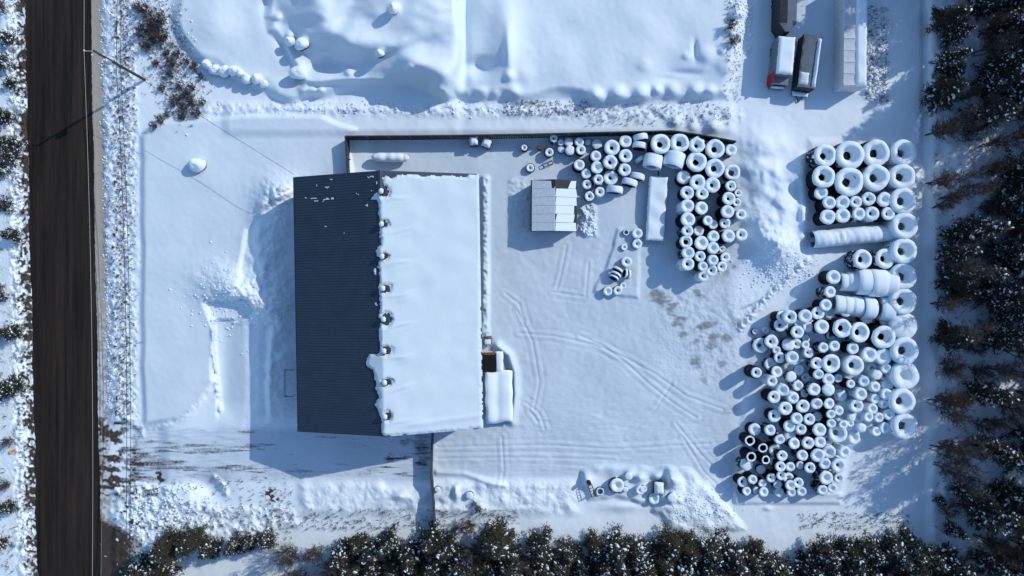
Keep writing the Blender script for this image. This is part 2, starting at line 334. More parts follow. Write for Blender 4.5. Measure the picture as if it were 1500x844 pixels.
def ground_mat():
    m = bpy.data.materials.new('snow_ground'); m.use_nodes = True; n = m.node_tree; L = n.links; N = n.nodes
    b = N['Principled BSDF']; b.inputs['Roughness'].default_value = .75; b.inputs['Specular IOR Level'].default_value = .3
    tc = N.new('ShaderNodeTexCoord')
    def noise(sc, det=5):
        z = N.new('ShaderNodeTexNoise'); z.inputs['Scale'].default_value = sc; z.inputs['Detail'].default_value = det; L.new(tc.outputs['Object'], z.inputs['Vector']); return z.outputs['Fac']
    def attr(nm):
        a = N.new('ShaderNodeAttribute'); a.attribute_name = nm; return a.outputs['Fac']
    def mix(f, a, bcol):
        x = N.new('ShaderNodeMix'); x.data_type = 'RGBA'
        L.new(f, x.inputs['Factor'])
        if isinstance(a, tuple): x.inputs['A'].default_value = (*a, 1)
        else: L.new(a, x.inputs['A'])
        if isinstance(bcol, tuple): x.inputs['B'].default_value = (*bcol, 1)
        else: L.new(bcol, x.inputs['B'])
        return x.outputs['Result']
    c = mix(noise(.35), (SNOWC[0]*.96, SNOWC[1]*.97, SNOWC[2]*.98), (SNOWC[0]*1.03, SNOWC[1]*1.02, SNOWC[2]*1.01))
    c = mix(attr('packed'), c, mix(noise(.8), tuple(q*.96 for q in PACKC), tuple(q*1.04 for q in PACKC)))
    sand = mix(noise(6), (.30, .27, .23), (.46, .43, .38))
    dirt = mix(noise(9), (.022, .017, .013), (.085, .066, .052))
    grav = mix(noise(14), (.15, .17, .185), (.33, .37, .40))
    def worn(nm, sc, k_):
        a = N.new('ShaderNodeMath'); a.operation = 'MULTIPLY_ADD'; L.new(attr(nm), a.inputs[0]); a.inputs[1].default_value = 1.0+k_*.75; a.inputs[2].default_value = -k_
        q = N.new('ShaderNodeMath'); q.operation = 'MULTIPLY_ADD'; L.new(noise(sc, 8), q.inputs[0]); q.inputs[1].default_value = k_*1.45; L.new(a.outputs[0], q.inputs[2]); q.use_clamp = True; return q.outputs[0]
    c = mix(worn('sand', 5, .3), c, sand); c = mix(worn('gravel', 5, .45), c, grav); c = mix(worn('dirt', 3.5, .9), c, dirt)
    L.new(c, b.inputs['Base Color'])
    mm = N.new('ShaderNodeMath'); mm.operation = 'MULTIPLY'; L.new(noise(3.2, 8), mm.inputs[0]); L.new(attr('rough'), mm.inputs[1])
    m2 = N.new('ShaderNodeMath'); m2.operation = 'MULTIPLY_ADD'; L.new(noise(11, 4), m2.inputs[0]); m2.inputs[1].default_value = .06; L.new(mm.outputs[0], m2.inputs[2])
    bp = N.new('ShaderNodeBump'); bp.inputs['Strength'].default_value = .9; bp.inputs['Distance'].default_value = .22
    L.new(m2.outputs[0], bp.inputs['Height']); L.new(bp.outputs[0], b.inputs['Normal'])
    return m
gm = npmesh('snow_ground', V, F, ground_mat(), smooth=True)
for nm, A in (('sand', SAND), ('dirt', DIRT), ('gravel', GRAV), ('rough', ROUGH), ('packed', PACK)):
    at = gm.attributes.new(nm, 'FLOAT', 'POINT'); at.data.foreach_set('value', np.clip(pad(A), 0, 1.4 if nm == 'rough' else 1).astype(np.float32).ravel())
go = link('snow_ground', gm); tag(go, kind='structure')
def gz(px, py):
    i = int(round((py-fy[0])/ST)); j = int(round((px-fx[0])/ST))
    return float(Z[min(max(i, 0), NY-1), min(max(j, 0), NX-1)])
def gzw(X, Y):
    z = .3
    for _ in range(3): z = gz(750+X*PS*CH/(CH-z), 422-Y*PS*CH/(CH-z))
    return z
def G(px, py, dz=0.0):
    z = gz(px, py); p = W(px, py, z); return (p[0], p[1], z+dz)

# ------------------------------------------------------------ road
def road_mat():
    m = bpy.data.materials.new('wet_asphalt'); m.use_nodes = True; n = m.node_tree; L = n.links; N = n.nodes
    b = N['Principled BSDF']; b.inputs['Roughness'].default_value = .85; b.inputs['Specular IOR Level'].default_value = .2
    tc = N.new('ShaderNodeTexCoord'); mp = N.new('ShaderNodeMapping'); mp.inputs['Scale'].default_value = (1.1, .035, 1); mp.inputs['Rotation'].default_value = (0, 0, R_(-1.15))
    L.new(tc.outputs['Object'], mp.inputs[0]); z = N.new('ShaderNodeTexNoise'); z.inputs['Scale'].default_value = 1.2; z.inputs['Detail'].default_value = 8; z.inputs['Roughness'].default_value = .7; L.new(mp.outputs[0], z.inputs['Vector'])
    r = N.new('ShaderNodeValToRGB'); r.color_ramp.elements[0].position = .36; r.color_ramp.elements[1].position = .66
    r.color_ramp.elements[0].color = (.010, .009, .0075, 1); r.color_ramp.elements[1].color = (.048, .036, .027, 1); L.new(z.outputs['Fac'], r.inputs[0])
    z2 = N.new('ShaderNodeTexNoise'); z2.inputs['Scale'].default_value = 5; z2.inputs['Detail'].default_value = 6; L.new(tc.outputs['Object'], z2.inputs['Vector'])
    x = N.new('ShaderNodeMix'); x.data_type = 'RGBA'; x.blend_type = 'MULTIPLY'; x.inputs['Factor'].default_value = .5; L.new(r.outputs[0], x.inputs['A']); L.new(z2.outputs['Color'], x.inputs['B'])
    L.new(x.outputs['Result'], b.inputs['Base Color']); return m
rm = MB(); ys = [-30000, -3000, -500]+list(range(-100, 950, 4))+[1500, 4000, 30000]
for y in ys:
    ja = (random.uniform(-.7, .7)+.9*math.sin(y*.031)+.6*math.sin(y*.09)) if -110 < y < 960 else 0; jb = (random.uniform(-.5, .5)+.6*math.sin(y*.027+1)) if -110 < y < 960 else 0
    a = W(roadL(y)+ja, y, 0); b_ = W(roadR(y)+jb, y, 0)
    for t in (0, .5, 1): rm.v.append((a[0]*(1-t)+b_[0]*t, a[1], .02+.04*(1-abs(2*t-1))))
for i in range(len(ys)-1):
    for q in range(2): rm.f.append((i*3+q, i*3+3+q, i*3+4+q, i*3+1+q)); rm.m.append(0)
tag(rm.obj('road', road_mat(), smooth=True), kind='structure')

# ------------------------------------------------------------ warehouse
BX, BY, BR = -14.9, -1.78, R_(1.0)
HW, HL = 11.05, 15.3; ZE, ZR = 7.0, 10.5
wh = empty('warehouse', (BX, BY, 0), BR, 'big warehouse with a dark ribbed metal roof, its east slope buried in smooth snow', 'warehouse')
m = MB(); ex, ey = HW-.35, HL-.35
wv_ = [(-ex, -ey, -.5), (ex, -ey, -.5), (ex, ey, -.5), (-ex, ey, -.5), (-ex, -ey, ZE-.15), (ex, -ey, ZE-.15), (ex, ey, ZE-.15), (-ex, ey, ZE-.15), (0, -ey, ZR-.2), (0, ey, ZR-.2)]
m.add(wv_, [(0, 1, 5, 8, 4), (2, 3, 7, 9, 6), (1, 2, 6, 5), (3, 0, 4, 7)])
for k in range(48):
    y = -ey+.3+k*(2*ey-.6)/47
    for sx in (-1, 1): m.box((sx*(ex+.025), y, 3.3), (.05, .08, 6.6))
m.obj('wall', M_wall, wh)
def roofz(x): return ZE+(ZR-ZE)*(1-abs(x)/HW)
m = MB(); th = .12
for sx in (-1, 1):
    a = [(0, -HL, ZR), (sx*HW, -HL, ZE), (sx*HW, HL, ZE), (0, HL, ZR)]
    vs = a+[(x, y, z-th) for x, y, z in a]
    fs = [(0, 1, 2, 3), (7, 6, 5, 4), (0, 4, 5, 1), (1, 5, 6, 2), (2, 6, 7, 3)]
    m.add(vs, fs if sx < 0 else [f[::-1] for f in fs])
nr = 96
for k in range(nr):
    y = -HL+.15+k*(2*HL-.3)/(nr-1)
    for sx in (-1,):
        a = [(sx*.12, y-.045, roofz(.12)+.002), (sx*.12, y+.045, roofz(.12)+.002), (sx*(HW-.01), y+.045, ZE+.005), (sx*(HW-.01), y-.045, ZE+.005)]
        t = [(x, yy*1+(.015 if i in (0, 3) else -.015), z+.05) for i, (x, yy, z) in enumerate(a)]
        m.add(a+t, [(4, 5, 6, 7), (0, 4, 7, 3), (1, 2, 6, 5), (3, 7, 6, 2), (0, 1, 5, 4)])
ro = m.obj('roof', M_roof, wh)
m = MB(); m.add([(-.28, -HL-.02, roofz(.28)+.07), (0, -HL-.02, ZR+.10), (0, HL+.02, ZR+.10), (-.28, HL+.02, roofz(.28)+.07), (.28, -HL-.02, roofz(.28)+.07), (.28, HL+.02, roofz(.28)+.07)], [(0, 1, 2, 3), (1, 4, 5, 2)])
m.obj('ridge_cap', M_roof, ro)
for sx in (-1, 1): m = MB(); m.box((sx*(HW+.06), 0, ZE-.14), (.11, 2*HL, .12)); m.obj('gutter', M_dark, wh)
m = MB()
m.box((-ex-.03, -6, 1.2), (.08, 1.1, 2.2)); m.obj('door', M_white, wh)
for yy in (-11.5, -5): m = MB(); m.box((ex+.06, yy, 2.3), (.1, 4.2, 4.2)); m.obj('rolling_door', M_white, wh)
cB, sB = math.cos(-BR), math.sin(-BR)
def px2roof(px, py):
    z = 8.5
    for _ in range(6):
        p = W(px, py, z); X, Y = p[0]-BX, p[1]-BY; x, y = X*cB-Y*sB, X*sB+Y*cB; z = roofz(x)
    return x, y
z1 = lambda L: [(400+a/3.75, 230+b/3.75) for a, b in L]
z2 = lambda L: [(400+a/3.67, 430+b/3.67) for a, b in L]
poly = z1([(602, 115), (622, 104), (650, 112), (700, 97), (780, 98), (825, 106), (860, 96), (900, 106), (990, 102), (1035, 109), (1062, 112), (1070, 101), (1140, 96), (1143, 400), (1146, 825)])+z2([(1120, 200), (1130, 724), (1000, 738), (850, 752), (600, 768), (590, 760), (583, 745), (586, 690), (565, 625), (548, 600), (568, 555), (550, 500), (555, 480), (535, 410), (510, 395), (500, 365), (520, 325), (568, 318), (575, 290), (568, 190), (590, 145), (568, 130), (575, 70), (572, 5)])+z1([(585, 800), (583, 740), (575, 715), (585, 690), (583, 650), (575, 590), (590, 570), (592, 555), (570, 540), (568, 520), (580, 490), (592, 480), (592, 450), (583, 440), (586, 380), (581, 300), (578, 235), (540, 235), (555, 205), (578, 190), (598, 205), (622, 200), (625, 180), (600, 150)])
patches = [(543, 259.5, 6, 1.6), (537, 301, 3.6, 2.6), (487, 291.5, 4.5, 1.8), (477, 292, 6, 1.5), (460, 290.5, 5, .9), (448, 290.5, 1.6, 1.4), (464.5, 272, 1.8, 2), (479, 274.5, 4, 1.1), (524, 284.5, 3.4, .8), (549.5, 398, 3.2, 6.5), (551, 445, 2.4, 3), (552, 270, 1.2, 4), (463, 294.5, 4, .9), (477, 332, 2, .7), (505, 342, 1.4, .9), (431, 338, 1.5, 1.5), (485, 263, 2, .7), (473, 295, 2, .8), (489, 358, 1, 1), (545, 280.5, 3, .9)]
dx = .11
gx = np.arange(-HW+.02, HW+.16, dx); gy = np.arange(-HL, HL+.05, dx)
RXg, RYg = np.meshgrid(gx, gy)
pl = [px2roof(*p) for p in poly]
inn = inside(pl, RXg, RYg)
d = np.full(RXg.shape, 1e9)
for (x0, y0), (x1, y1) in zip(pl, pl[1:]+pl[:1]):
    Lq = (x1-x0)**2+(y1-y0)**2+1e-9; t = np.clip(((RXg-x0)*(x1-x0)+(RYg-y0)*(y1-y0))/Lq, 0, 1)
    d = np.minimum(d, np.hypot(RXg-x0-t*(x1-x0), RYg-y0-t*(y1-y0)))
sd = np.where(inn, d, -d)
rr = np.random.default_rng(5)
def small_noise(shape, wl, seed):
    r = np.random.default_rng(seed); a = np.fft.rfft2(r.standard_normal(shape)); ky = np.fft.fftfreq(shape[0], dx)[:, None]; kx = np.fft.rfftfreq(shape[1], dx)[None, :]
    a *= np.exp(-2*((kx*wl)**2+(ky*wl)**2)); o = np.fft.irfft2(a, s=shape); return o/o.std()
sd += .05*small_noise(RXg.shape, .35, 3)
for (a, b, rx, ry) in patches:
    x, y = px2roof(a, b); k_ = 1/PS*.9
    e = 1-np.sqrt(((RXg-x)/(rx*k_*.8))**2+((RYg-y)/(ry*k_*.8+.02))**2)+.25*small_noise(RXg.shape, .25, int(a))
    near = (abs(RXg-x) < rx*k_*2.2+.2) & (abs(RYg-y) < ry*k_*2.2+.2)
    sd = np.where(near, np.maximum(sd, e*min(rx, ry)*k_), sd)
VENT = []
for i, (a, b) in enumerate([(561.5, 281), (562, 329), (562.8, 376), (564, 422.5), (565, 467.5), (565.7, 513.7), (566.5, 559.7), (567, 609.2)]):
    x, y = px2roof(a, b); VENT.append((x, y))
vent_scoop = np.zeros(RXg.shape)
wr = np.zeros(RXg.shape)
for vi_, (x, y) in enumerate(VENT):
    sd = np.minimum(sd, np.hypot((RXg-x-.12)/(.8+.5*rr.random()), (RYg-y)/(.8+.6*rr.random()))-.30-.2*rr.random()+.05*small_noise(RXg.shape, .3, 8))
    yy = RYg-(y-1.05+.18*(RXg-x)+.1*np.sin(RXg*1.5+y)); wr += .10*np.exp(-(yy/.22)**2)*np.exp(-((RXg-x-1.6)/1.5)**2)
    yy = RYg-(y-1.9+.3*(RXg-x)); wr += .05*np.exp(-(yy/.3)**2)*np.exp(-((RXg-x-2.4)/1.2)**2)
thick = .26*sm(0, .40, sd)+.02+wr+.03*small_noise(RXg.shape, 2.0, 9)*sm(.1, .6, sd)
thick += .12*np.exp(-((RYg+HL-1.0-.06*(RXg))/.35)**2)*sm(1, 4, RXg)
thick = np.where(sd > 0, thick, .012)
zz = np.vectorize(roofz)(RXg)+thick+.055
zz = np.where(RXg > HW-.02, zz-.08, zz)
idx = -np.ones(RXg.shape, int); keep = sd > -.04
fc = []; nxr = len(gx)
kq = keep[:-1, :-1] & keep[1:, :-1] & keep[:-1, 1:] & keep[1:, 1:]
jj, ii2 = np.nonzero(kq); base = jj*nxr+ii2
Fq = np.stack([base, base+1, base+nxr+1, base+nxr], 1)
VV = np.stack([RXg, RYg, zz], -1).reshape(-1, 3)
used, inv = np.unique(Fq, return_inverse=True); Fq = inv.reshape(Fq.shape)
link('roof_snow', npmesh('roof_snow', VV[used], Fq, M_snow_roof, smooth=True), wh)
vm = None
for x, y in VENT:
    z = roofz(x)
    if vm is None:
        m = MB(); m.lathe([(.20, -.1), (.20, .28), (.16, .30), (.34, .34), (.37, .50), (.33, .66), (.15, .78), (.001, .80)], 16); vm = m.mesh('roof_vent', M_dsteel, True)
        m = MB(); m.lathe([(.34, .60), (.30, .74), (.15, .86), (.001, .88)], 12, c=(-.10, .0, 0)); vs = m.mesh('vent_snow', M_snow, True)
    v = link('roof_vent', vm, wh); v.location = (x, y, z)
    s_ = link('snow_cap', vs, v)
# landing frame by the west door
p0 = G(431, 560)
lf = MB(); 
for (a, b) in [((-.6, -1.7), (-.6, 1.7)), ((-.6, 1.7), (.4, 1.7)), ((-.6, -1.7), (.4, -1.7))]:
    lf.tube([(a[0], a[1], 1.0), (b[0], b[1], 1.0)], .025); lf.tube([(a[0], a[1], .5), (b[0], b[1], .5)], .02)
for a in [(-.6, -1.7), (-.6, 1.7), (.4, 1.7), (.4, -1.7)]: lf.tube([(a[0], a[1], -.5), (a[0], a[1], 1.0)], .03)
lo = lf.obj('door_railing', M_dsteel); lo.location = (p0[0]-.3, p0[1], 1.0); tag(lo, 'thin dark railing around the landing on the warehouse west wall', 'railing')

# ------------------------------------------------------------ fences
def fence(top_px, h, label, post=2.6):
    pts = [Vector(W(a, b, h)[:2]) for a, b in top_px]
    root = empty('yard_fence', (pts[0].x, pts[0].y, 0), 0, label, 'fence'); o = pts[0]
    pan = MB(); rail = MB(); posts = []
    for a, b in zip(pts[:-1], pts[1:]):
        dv = b-a; L = dv.length; u = dv/L; n = Vector((-u.y, u.x)); ang = math.atan2(u.y, u.x); q = Matrix.Rotation(ang, 3, 'Z')
        nb = max(1, int(L/.30))
        for i in range(nb):
            c = a+u*((i+.5)*L/nb)-o; pan.box((c.x, c.y, h/2-.2), (L/nb-.02, .035, h+.4+random.uniform(-.02, .02)), 0, q)
        for zz_ in (.6, h-.35): c = (a+b)/2-o-n*.05; rail.box((c.x, c.y, zz_), (L, .05, .09), 0, q)
        c = (a+b)/2-o; rail.box((c.x, c.y, h+.03), (L, .14, .05), 0, q)
        k = max(1, round(L/post))
        for i in range(k+1): posts.append(a+u*(i*L/k)-o-n*.06)
    pan.obj('panel', M_fence, root); rail.obj('rail', M_fence, root)
    pmb = MB(); pmb.box((0, 0, h/2), (.12, .12, h+.12)); pm = pmb.mesh('post', M_wood)
    for c in posts: k = link('post', pm, root); k.location = (c.x, c.y, 0)
    return root
fence([(509, 262), (507, 230), (505.5, 199.5), (600, 199), (690, 198), (780, 196.5), (860, 194.5), (930, 193), (986, 191.5), (1030, 198), (1078, 207)], 2.6, 'long dark board fence around the north side of the tyre yard')
fence([(633, 631), (632, 662), (631, 700), (633, 712), (635, 745), (636, 775), (637, 800)], 2.4, 'dark board fence running south from the warehouse to the trees')

# ------------------------------------------------------------ small shed
sx0, sy0 = W(778.5, 264, 2.8)[:2]; sx1, sy1 = W(845.5, 338.5, 2.8)[:2]
shc = ((sx0+sx1)/2, (sy0+sy1)/2); shw, shl = (sx1-sx0)/2, (sy0-sy1)/2
sh = empty('shed', (*shc, 0), R_(-.3), 'low gabled shed with panelled grey-white roof and one bare dark corner panel', 'shed')
m = MB(); a, b = shw-.15, shl-.15
m.add([(-a, -b, -.3), (a, -b, -.3), (a, b, -.3), (-a, b, -.3), (-a, -b, 2.7), (a, -b, 2.7), (a, b, 2.7), (-a, b, 2.7), (0, -b, 3.45), (0, b, 3.45)], [(0, 1, 5, 8, 4), (2, 3, 7, 9, 6), (1, 2, 6, 5), (3, 0, 4, 7)]); m.obj('wall', M_dark, sh)
def shz(x): return 2.8+.75*(1-abs(x)/shw)
m = MB()
for s_ in (-1, 1):
    aa = [(0, -shl, 3.55), (s_*shw, -shl, 2.8), (s_*shw, shl, 2.8), (0, shl, 3.55)]; vs = aa+[(x, y, z-.1) for x, y, z in aa]
    fs = [(0, 1, 2, 3), (7, 6, 5, 4), (0, 4, 5, 1), (1, 5, 6, 2), (2, 6, 7, 3)]; m.add(vs, fs if s_ < 0 else [f[::-1] for f in fs])
m.obj('roof', M_dark, sh)
for s_ in (-1, 1):
    m = MB(); k = 6; pl_ = 2*shl/k
    for i in range(k):
        y1 = shl-.06-i*pl_; y0 = y1-pl_+.03
        if s_ > 0 and i == 0:
            ins = [(.0, 0)];
            m.add([(shw*.72, y1-.1, shz(shw*.72)+.08), (shw*.95, y1-.05, shz(shw*.95)+.06), (shw*.92, y0, shz(shw*.92)+.1), (shw*.58, y0, shz(shw*.58)+.1)], [(0, 3, 2, 1)])
            continue
        xo = shw-(.05 if s_ < 0 else random.uniform(.1, .5)); xi = .02 if s_ < 0 else .08
        if s_ < 0 and i == 0: pts = [(xi+.45, y1-.15), (xo, y1), (xo, y0), (xi+.35, y0)]
        elif s_ > 0: j = random.uniform(.0, .25); pts = [(xi+j, y1-random.uniform(0, .15)), (xo, y1), (xo+random.uniform(-.2, .2), y0), (xi, y0)]
        else: pts = [(xi, y1), (xo, y1), (xo, y0), (xi, y0)]
        t0 = .10+.015*(i % 2)
        top = [(s_*x, y, shz(x)+t0) for x, y in pts]; bot = [(s_*x, y, shz(x)+.004) for x, y in pts]
        fs = [(0, 3, 2, 1), (0, 1, 5, 4), (1, 2, 6, 5), (2, 3, 7, 6), (3, 0, 4, 7)]
        m.add(top+bot, fs if s_ > 0 else [f[::-1] for f in fs])
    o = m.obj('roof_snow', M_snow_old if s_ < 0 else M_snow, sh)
m = MB(); m.tube([(0, -shl-.05, 3.6), (0, shl*.7, 3.6)], .05, 6); m.obj('ridge_cap', M_white, sh)
m = MB(); m.tube([(-shw-.03, -shl, 2.75), (-shw-.03, shl, 2.75)], .07, 6); m.tube([(-shw, -shl-.03, 2.72), (0, -shl-.03, 3.48), (shw, -shl-.03, 2.72)], .07, 6); m.obj('gutter', M_dsteel, sh)

# ------------------------------------------------------------ long boxes, trailers
def snow_slab(hw, hl, t=.25, seed=0, nx_=10, ny_=24, edge=.12, lump=.05):
    r = random.Random(seed); m = MB(); ph = [r.uniform(0, 6) for _ in range(8)]
    for j in range(ny_+1):
        for i in range(nx_+1):
            x = -hw+2*hw*i/nx_; y = -hl+2*hl*j/ny_; de = min(hw-abs(x), hl-abs(y))
            z = t*min(1, (de/edge*.9+.10) if de < edge else 1)+lump*(math.sin(x*2.1+ph[0]+y*.7)*math.cos(y*1.3+ph[1])+.5*math.sin(y*2.7+ph[2]+x))*min(1, de/.3)
            if de < 1e-6: x += r.uniform(-.04, .04); y += r.uniform(-.04, .04)
            m.v.append((x, y, z))
    W_ = nx_+1
    for j in range(ny_):
        for i in range(nx_): q = j*W_+i; m.f.append((q, q+1, q+W_+1, q+W_)); m.m.append(0)
    rim = [i for i in range(W_)]+[j*W_+nx_ for j in range(1, ny_+1)]+[ny_*W_+i for i in range(nx_-1, -1, -1)]+[j*W_ for j in range(ny_-1, 0, -1)]
    b = len(m.v)
    for q in rim: x, y, z = m.v[q]; m.v.append((x, y, -.03))
    for k in range(len(rim)): k2 = (k+1) % len(rim); m.f.append((rim[k], b+k, b+k2, rim[k2])); m.m.append(0)
    return m
def wheel_mesh():
    m = MB(); m.lathe([(.28, -.12), (.46, -.13), (.5, -.09), (.5, .09), (.46, .13), (.28, .12), (.25, .05), (.001, .05)], 20); return m.mesh('wheel', M_rubber, True)
WHM = wheel_mesh()
def wheels(root, xs, ys, z=.5):
    for x in xs:
        for y in ys:
            o = link('wheel', WHM, root); o.location = (x, y, z); o.rotation_euler = (0, R_(90 if x > 0 else -90), 0)
def oriented(tl, tr, bl_, br, z):
    P = [Vector(W(*p, z)[:2]) for p in (tl, tr, bl_, br)]; c = sum(P, Vector((0, 0)))/4
    up = ((P[0]+P[1])-(P[2]+P[3]))/2; wd = ((P[1]-P[0]).length+(P[3]-P[2]).length)/2
    return c, math.atan2(up.y, up.x)-math.pi/2, wd/2, up.length/2
# low flatbed trailer under snow
c, a, hw, hl = oriented((950, 258.5), (978, 260), (946, 351), (971, 354), 1.2)
ct = empty('flatbed_trailer', (*c, gzw(*c)), a, 'long low flatbed trailer under smooth snow between the tyre rows', 'trailer')
m = MB(); m.box((0, 0, .88), (hw*2, hl*2, .22)); m.box((-.5, 0, .6), (.14, hl*1.9, .34)); m.box((.5, 0, .6), (.14, hl*1.9, .34)); m.box((0, hl+.5, .7), (.12, 1.1, .12))
m.obj('deck', M_dark, ct)
for x in (-hw+.3, hw-.3):
    for y in (-1.2, 0): o = link('wheel', WHM, ct); o.location = (x, y, .35); o.rotation_euler = (0, R_(90), 0)
o = snow_slab(hw+.03, hl+.03, .26, 4, 12, 40, .2, .06).obj('deck_snow', M_snow, ct, True); o.location = (0, 0, .99)
# propane tank
tx, ty, _ = W(572, 231, 1.3); tz = gzw(tx, ty)
tk = empty('storage_tank', (tx, ty, tz), R_(-1), 'snow-covered horizontal storage tank alone inside the north fence', 'tank')
m = MB(); L = 2.0; prof = [(.001, -L-.35), (.25, -L-.30), (.45, -L-.12), (.52, -L+.1), (.52, L-.1), (.45, L+.12), (.25, L+.30), (.001, L+.35)]
m.lathe(prof, 20); o = m.obj('tank_body', M_white, tk, True); o.rotation_euler = (0, R_(90), 0); o.location = (0, 0, .95)
m = MB()
for x in (-1.3, 1.3): m.box((x, 0, .3), (.2, .9, .75))
m.obj('saddle', M_steel, tk)
m = MB(); n1, n2 = 30, 12
for i in range(n1+1):
    x = -2.4+4.8*i/n1; e = max(0, 1-abs(x/2.42)**5); wv2 = .06*math.sin(x*2.3)+.05*math.sin(x*5+1)
    for j in range(n2+1):
        t = R_(-80+160*j/n2); r = (.60+wv2*math.cos(t))*e**.5; m.v.append((x, r*math.sin(t), .95+r*math.cos(t)*1.1-.05*(1-e)))
for i in range(n1):
    for j in range(n2): q = i*(n2+1)+j; m.f.append((q, q+n2+1, q+n2+2, q+1)[::-1]); m.m.append(0)
m.obj('snow_cap', M_snow, tk, True)
# box truck with snow roof and red panel
c, a, hw, hl = oriented((1141, 52), (1166, 55), (1136, 113), (1160, 117), 3.2)
bt = empty('box_truck', (*c, 0), a, 'grey box truck with white snow roof and red cab corner', 'truck')
m = MB(); m.box((0, .25, 1.95), (hw*2, hl*2-.5, 2.4)); 
for i in range(12): m.box((-hw-.015, -hl+.6+i*(2*hl-.6)/12, 1.95), (.03, .05, 2.3))
m.obj('cargo_box', M_wall, bt)
m = MB(); m.box((0, -hl+.05, 1.35), (hw*1.94, 1.0, 1.6)); m.box((0, -hl-.45, .95), (hw*1.7, .5, .75)); cb = m.obj('cab', M_wall, bt)
m = MB(); m.box((0, -hl-.46, 1.72), (hw*1.5, .03, .6)); m.obj('windshield', M_dsteel, cb)
m = MB(); m.box((-hw-.03, -hl+.35, 1.6), (.06, 1.35, 2.3)); m.box((-hw+.12, -hl-.47, 1.2), (.34, .06, 1.0)); m.obj('red_panel', M_red, bt)
wheels(bt, (-hw+.12, hw-.12), (-hl+.2, hl-1.2))
o = snow_slab(hw-.03, hl-.28, .26, 2, 10, 20, .14, .03).obj('roof_snow', M_snow, bt, True); o.location = (0, .25, 3.15)
o = snow_slab(hw*.8, .22, .1, 3, 6, 4).obj('bonnet_snow', M_snow, bt, True); o.location = (0, -hl-.5, 1.33)
# tarped trailer with drawbar
c, a, hw, hl = oriented((1178, 50), (1205, 53), (1168, 127), (1194, 130), 2.6)
tt = empty('tarp_trailer', (*c, 0), a, 'trailer with grey tarp roof half bare, snow along one side and a drawbar', 'trailer')
m = MB(); m.box((0, 0, 1.6), (hw*2, hl*2, 1.9)); m.obj('body', M_dark, tt)
m = MB(); n1, n2 = 16, 12
for j in range(n1+1):
    for i in range(n2+1): x = -hw+2*hw*i/n2; y = -hl+2*hl*j/n1; m.v.append((x, y, 2.56+.10*(1-(x/hw)**2)-.05*abs(math.sin(j*math.pi/4))))
for j in range(n1):
    for i in range(n2): q = j*(n2+1)+i; m.f.append((q, q+1, q+n2+2, q+n2+1)); m.m.append(0)
m.obj('tarp', M_grey, tt, True)
o = snow_slab(hw*.20, hl*.93, .34, 7, 5, 24, .12, .06).obj('side_snow', M_snow, tt, True); o.location = (hw*.76, -.1, 2.60)
o = snow_slab(hw*.52, hl*.24, .22, 8, 8, 8, .2, .05).obj('corner_snow', M_snow_old, tt, True); o.location = (-hw*.42, -hl*.68, 2.62)
m = MB(); m.tube([(-hw*.6, -hl, .7), (0, -hl-1.3, .65)], .07); m.tube([(hw*.6, -hl, .7), (0, -hl-1.3, .65)], .07); m.tube([(0, -hl-1.3, .65), (0, -hl-1.3, -.1)], .06); m.box((0, -hl-.3, .8), (hw*1.9, .6, .1)); m.obj('drawbar', M_dsteel, tt)
o = snow_slab(hw*.9, .3, .15, 9, 8, 4).obj('deck_snow', M_snow, tt, True); o.location = (0, -hl-.32, .86)
wheels(tt, (-hw+.1, hw-.1), (-.5, .6))
# dark v-nose trailer
c, a, hw, hl = oriented((1144, -62), (1170, -60), (1142, 33), (1166, 36), 3.4)
vt = empty('enclosed_trailer', (*c, 0), a, 'dark enclosed trailer with a pointed nose at the top edge', 'trailer')
m = MB(); z0, zt = .7, 3.4; hx = hw
out = [(-hx, hl), (hx, hl), (hx, -hl), (.35, -hl-1.0), (-.35, -hl-1.0), (-hx, -hl)]
m.add([(x, y, z0) for x, y in out]+[(x, y, zt) for x, y in out], [tuple(range(6)), tuple(range(11, 5, -1))]+[(i, i+6, (i+1) % 6+6, (i+1) % 6) for i in range(6)])
for i in range(14): m.box((-hx-.02, hl-.4-i*(2*hl-.4)/14, 2.05), (.04, .06, 2.6))
m.obj('body', M_dark, vt)
m = MB(); q = [(x*.97, y, zt+.02) for x, y in out]; q2 = [(-.1*hx, hl, zt+.14), (-.1*hx, -hl, zt+.14)]
m.add(q+q2, [(0, 6, 7, 5)[::-1]], 0); m.add(q+q2, [(6, 1, 2, 7)[::-1], (7, 2, 3, 4, 5)[::-1]], 1); m.obj('roof', [M_dark, M_grey], vt)
m = MB(); m.tube([(-hx*.5, -hl-.6, .75), (0, -hl-2.0, .7)], .07); m.tube([(hx*.5, -hl-.6, .75), (0, -hl-2.0, .7)], .07); m.obj('drawbar', M_dsteel, vt)
wheels(vt, (-hw+.1, hw-.1), (-.5, .6))
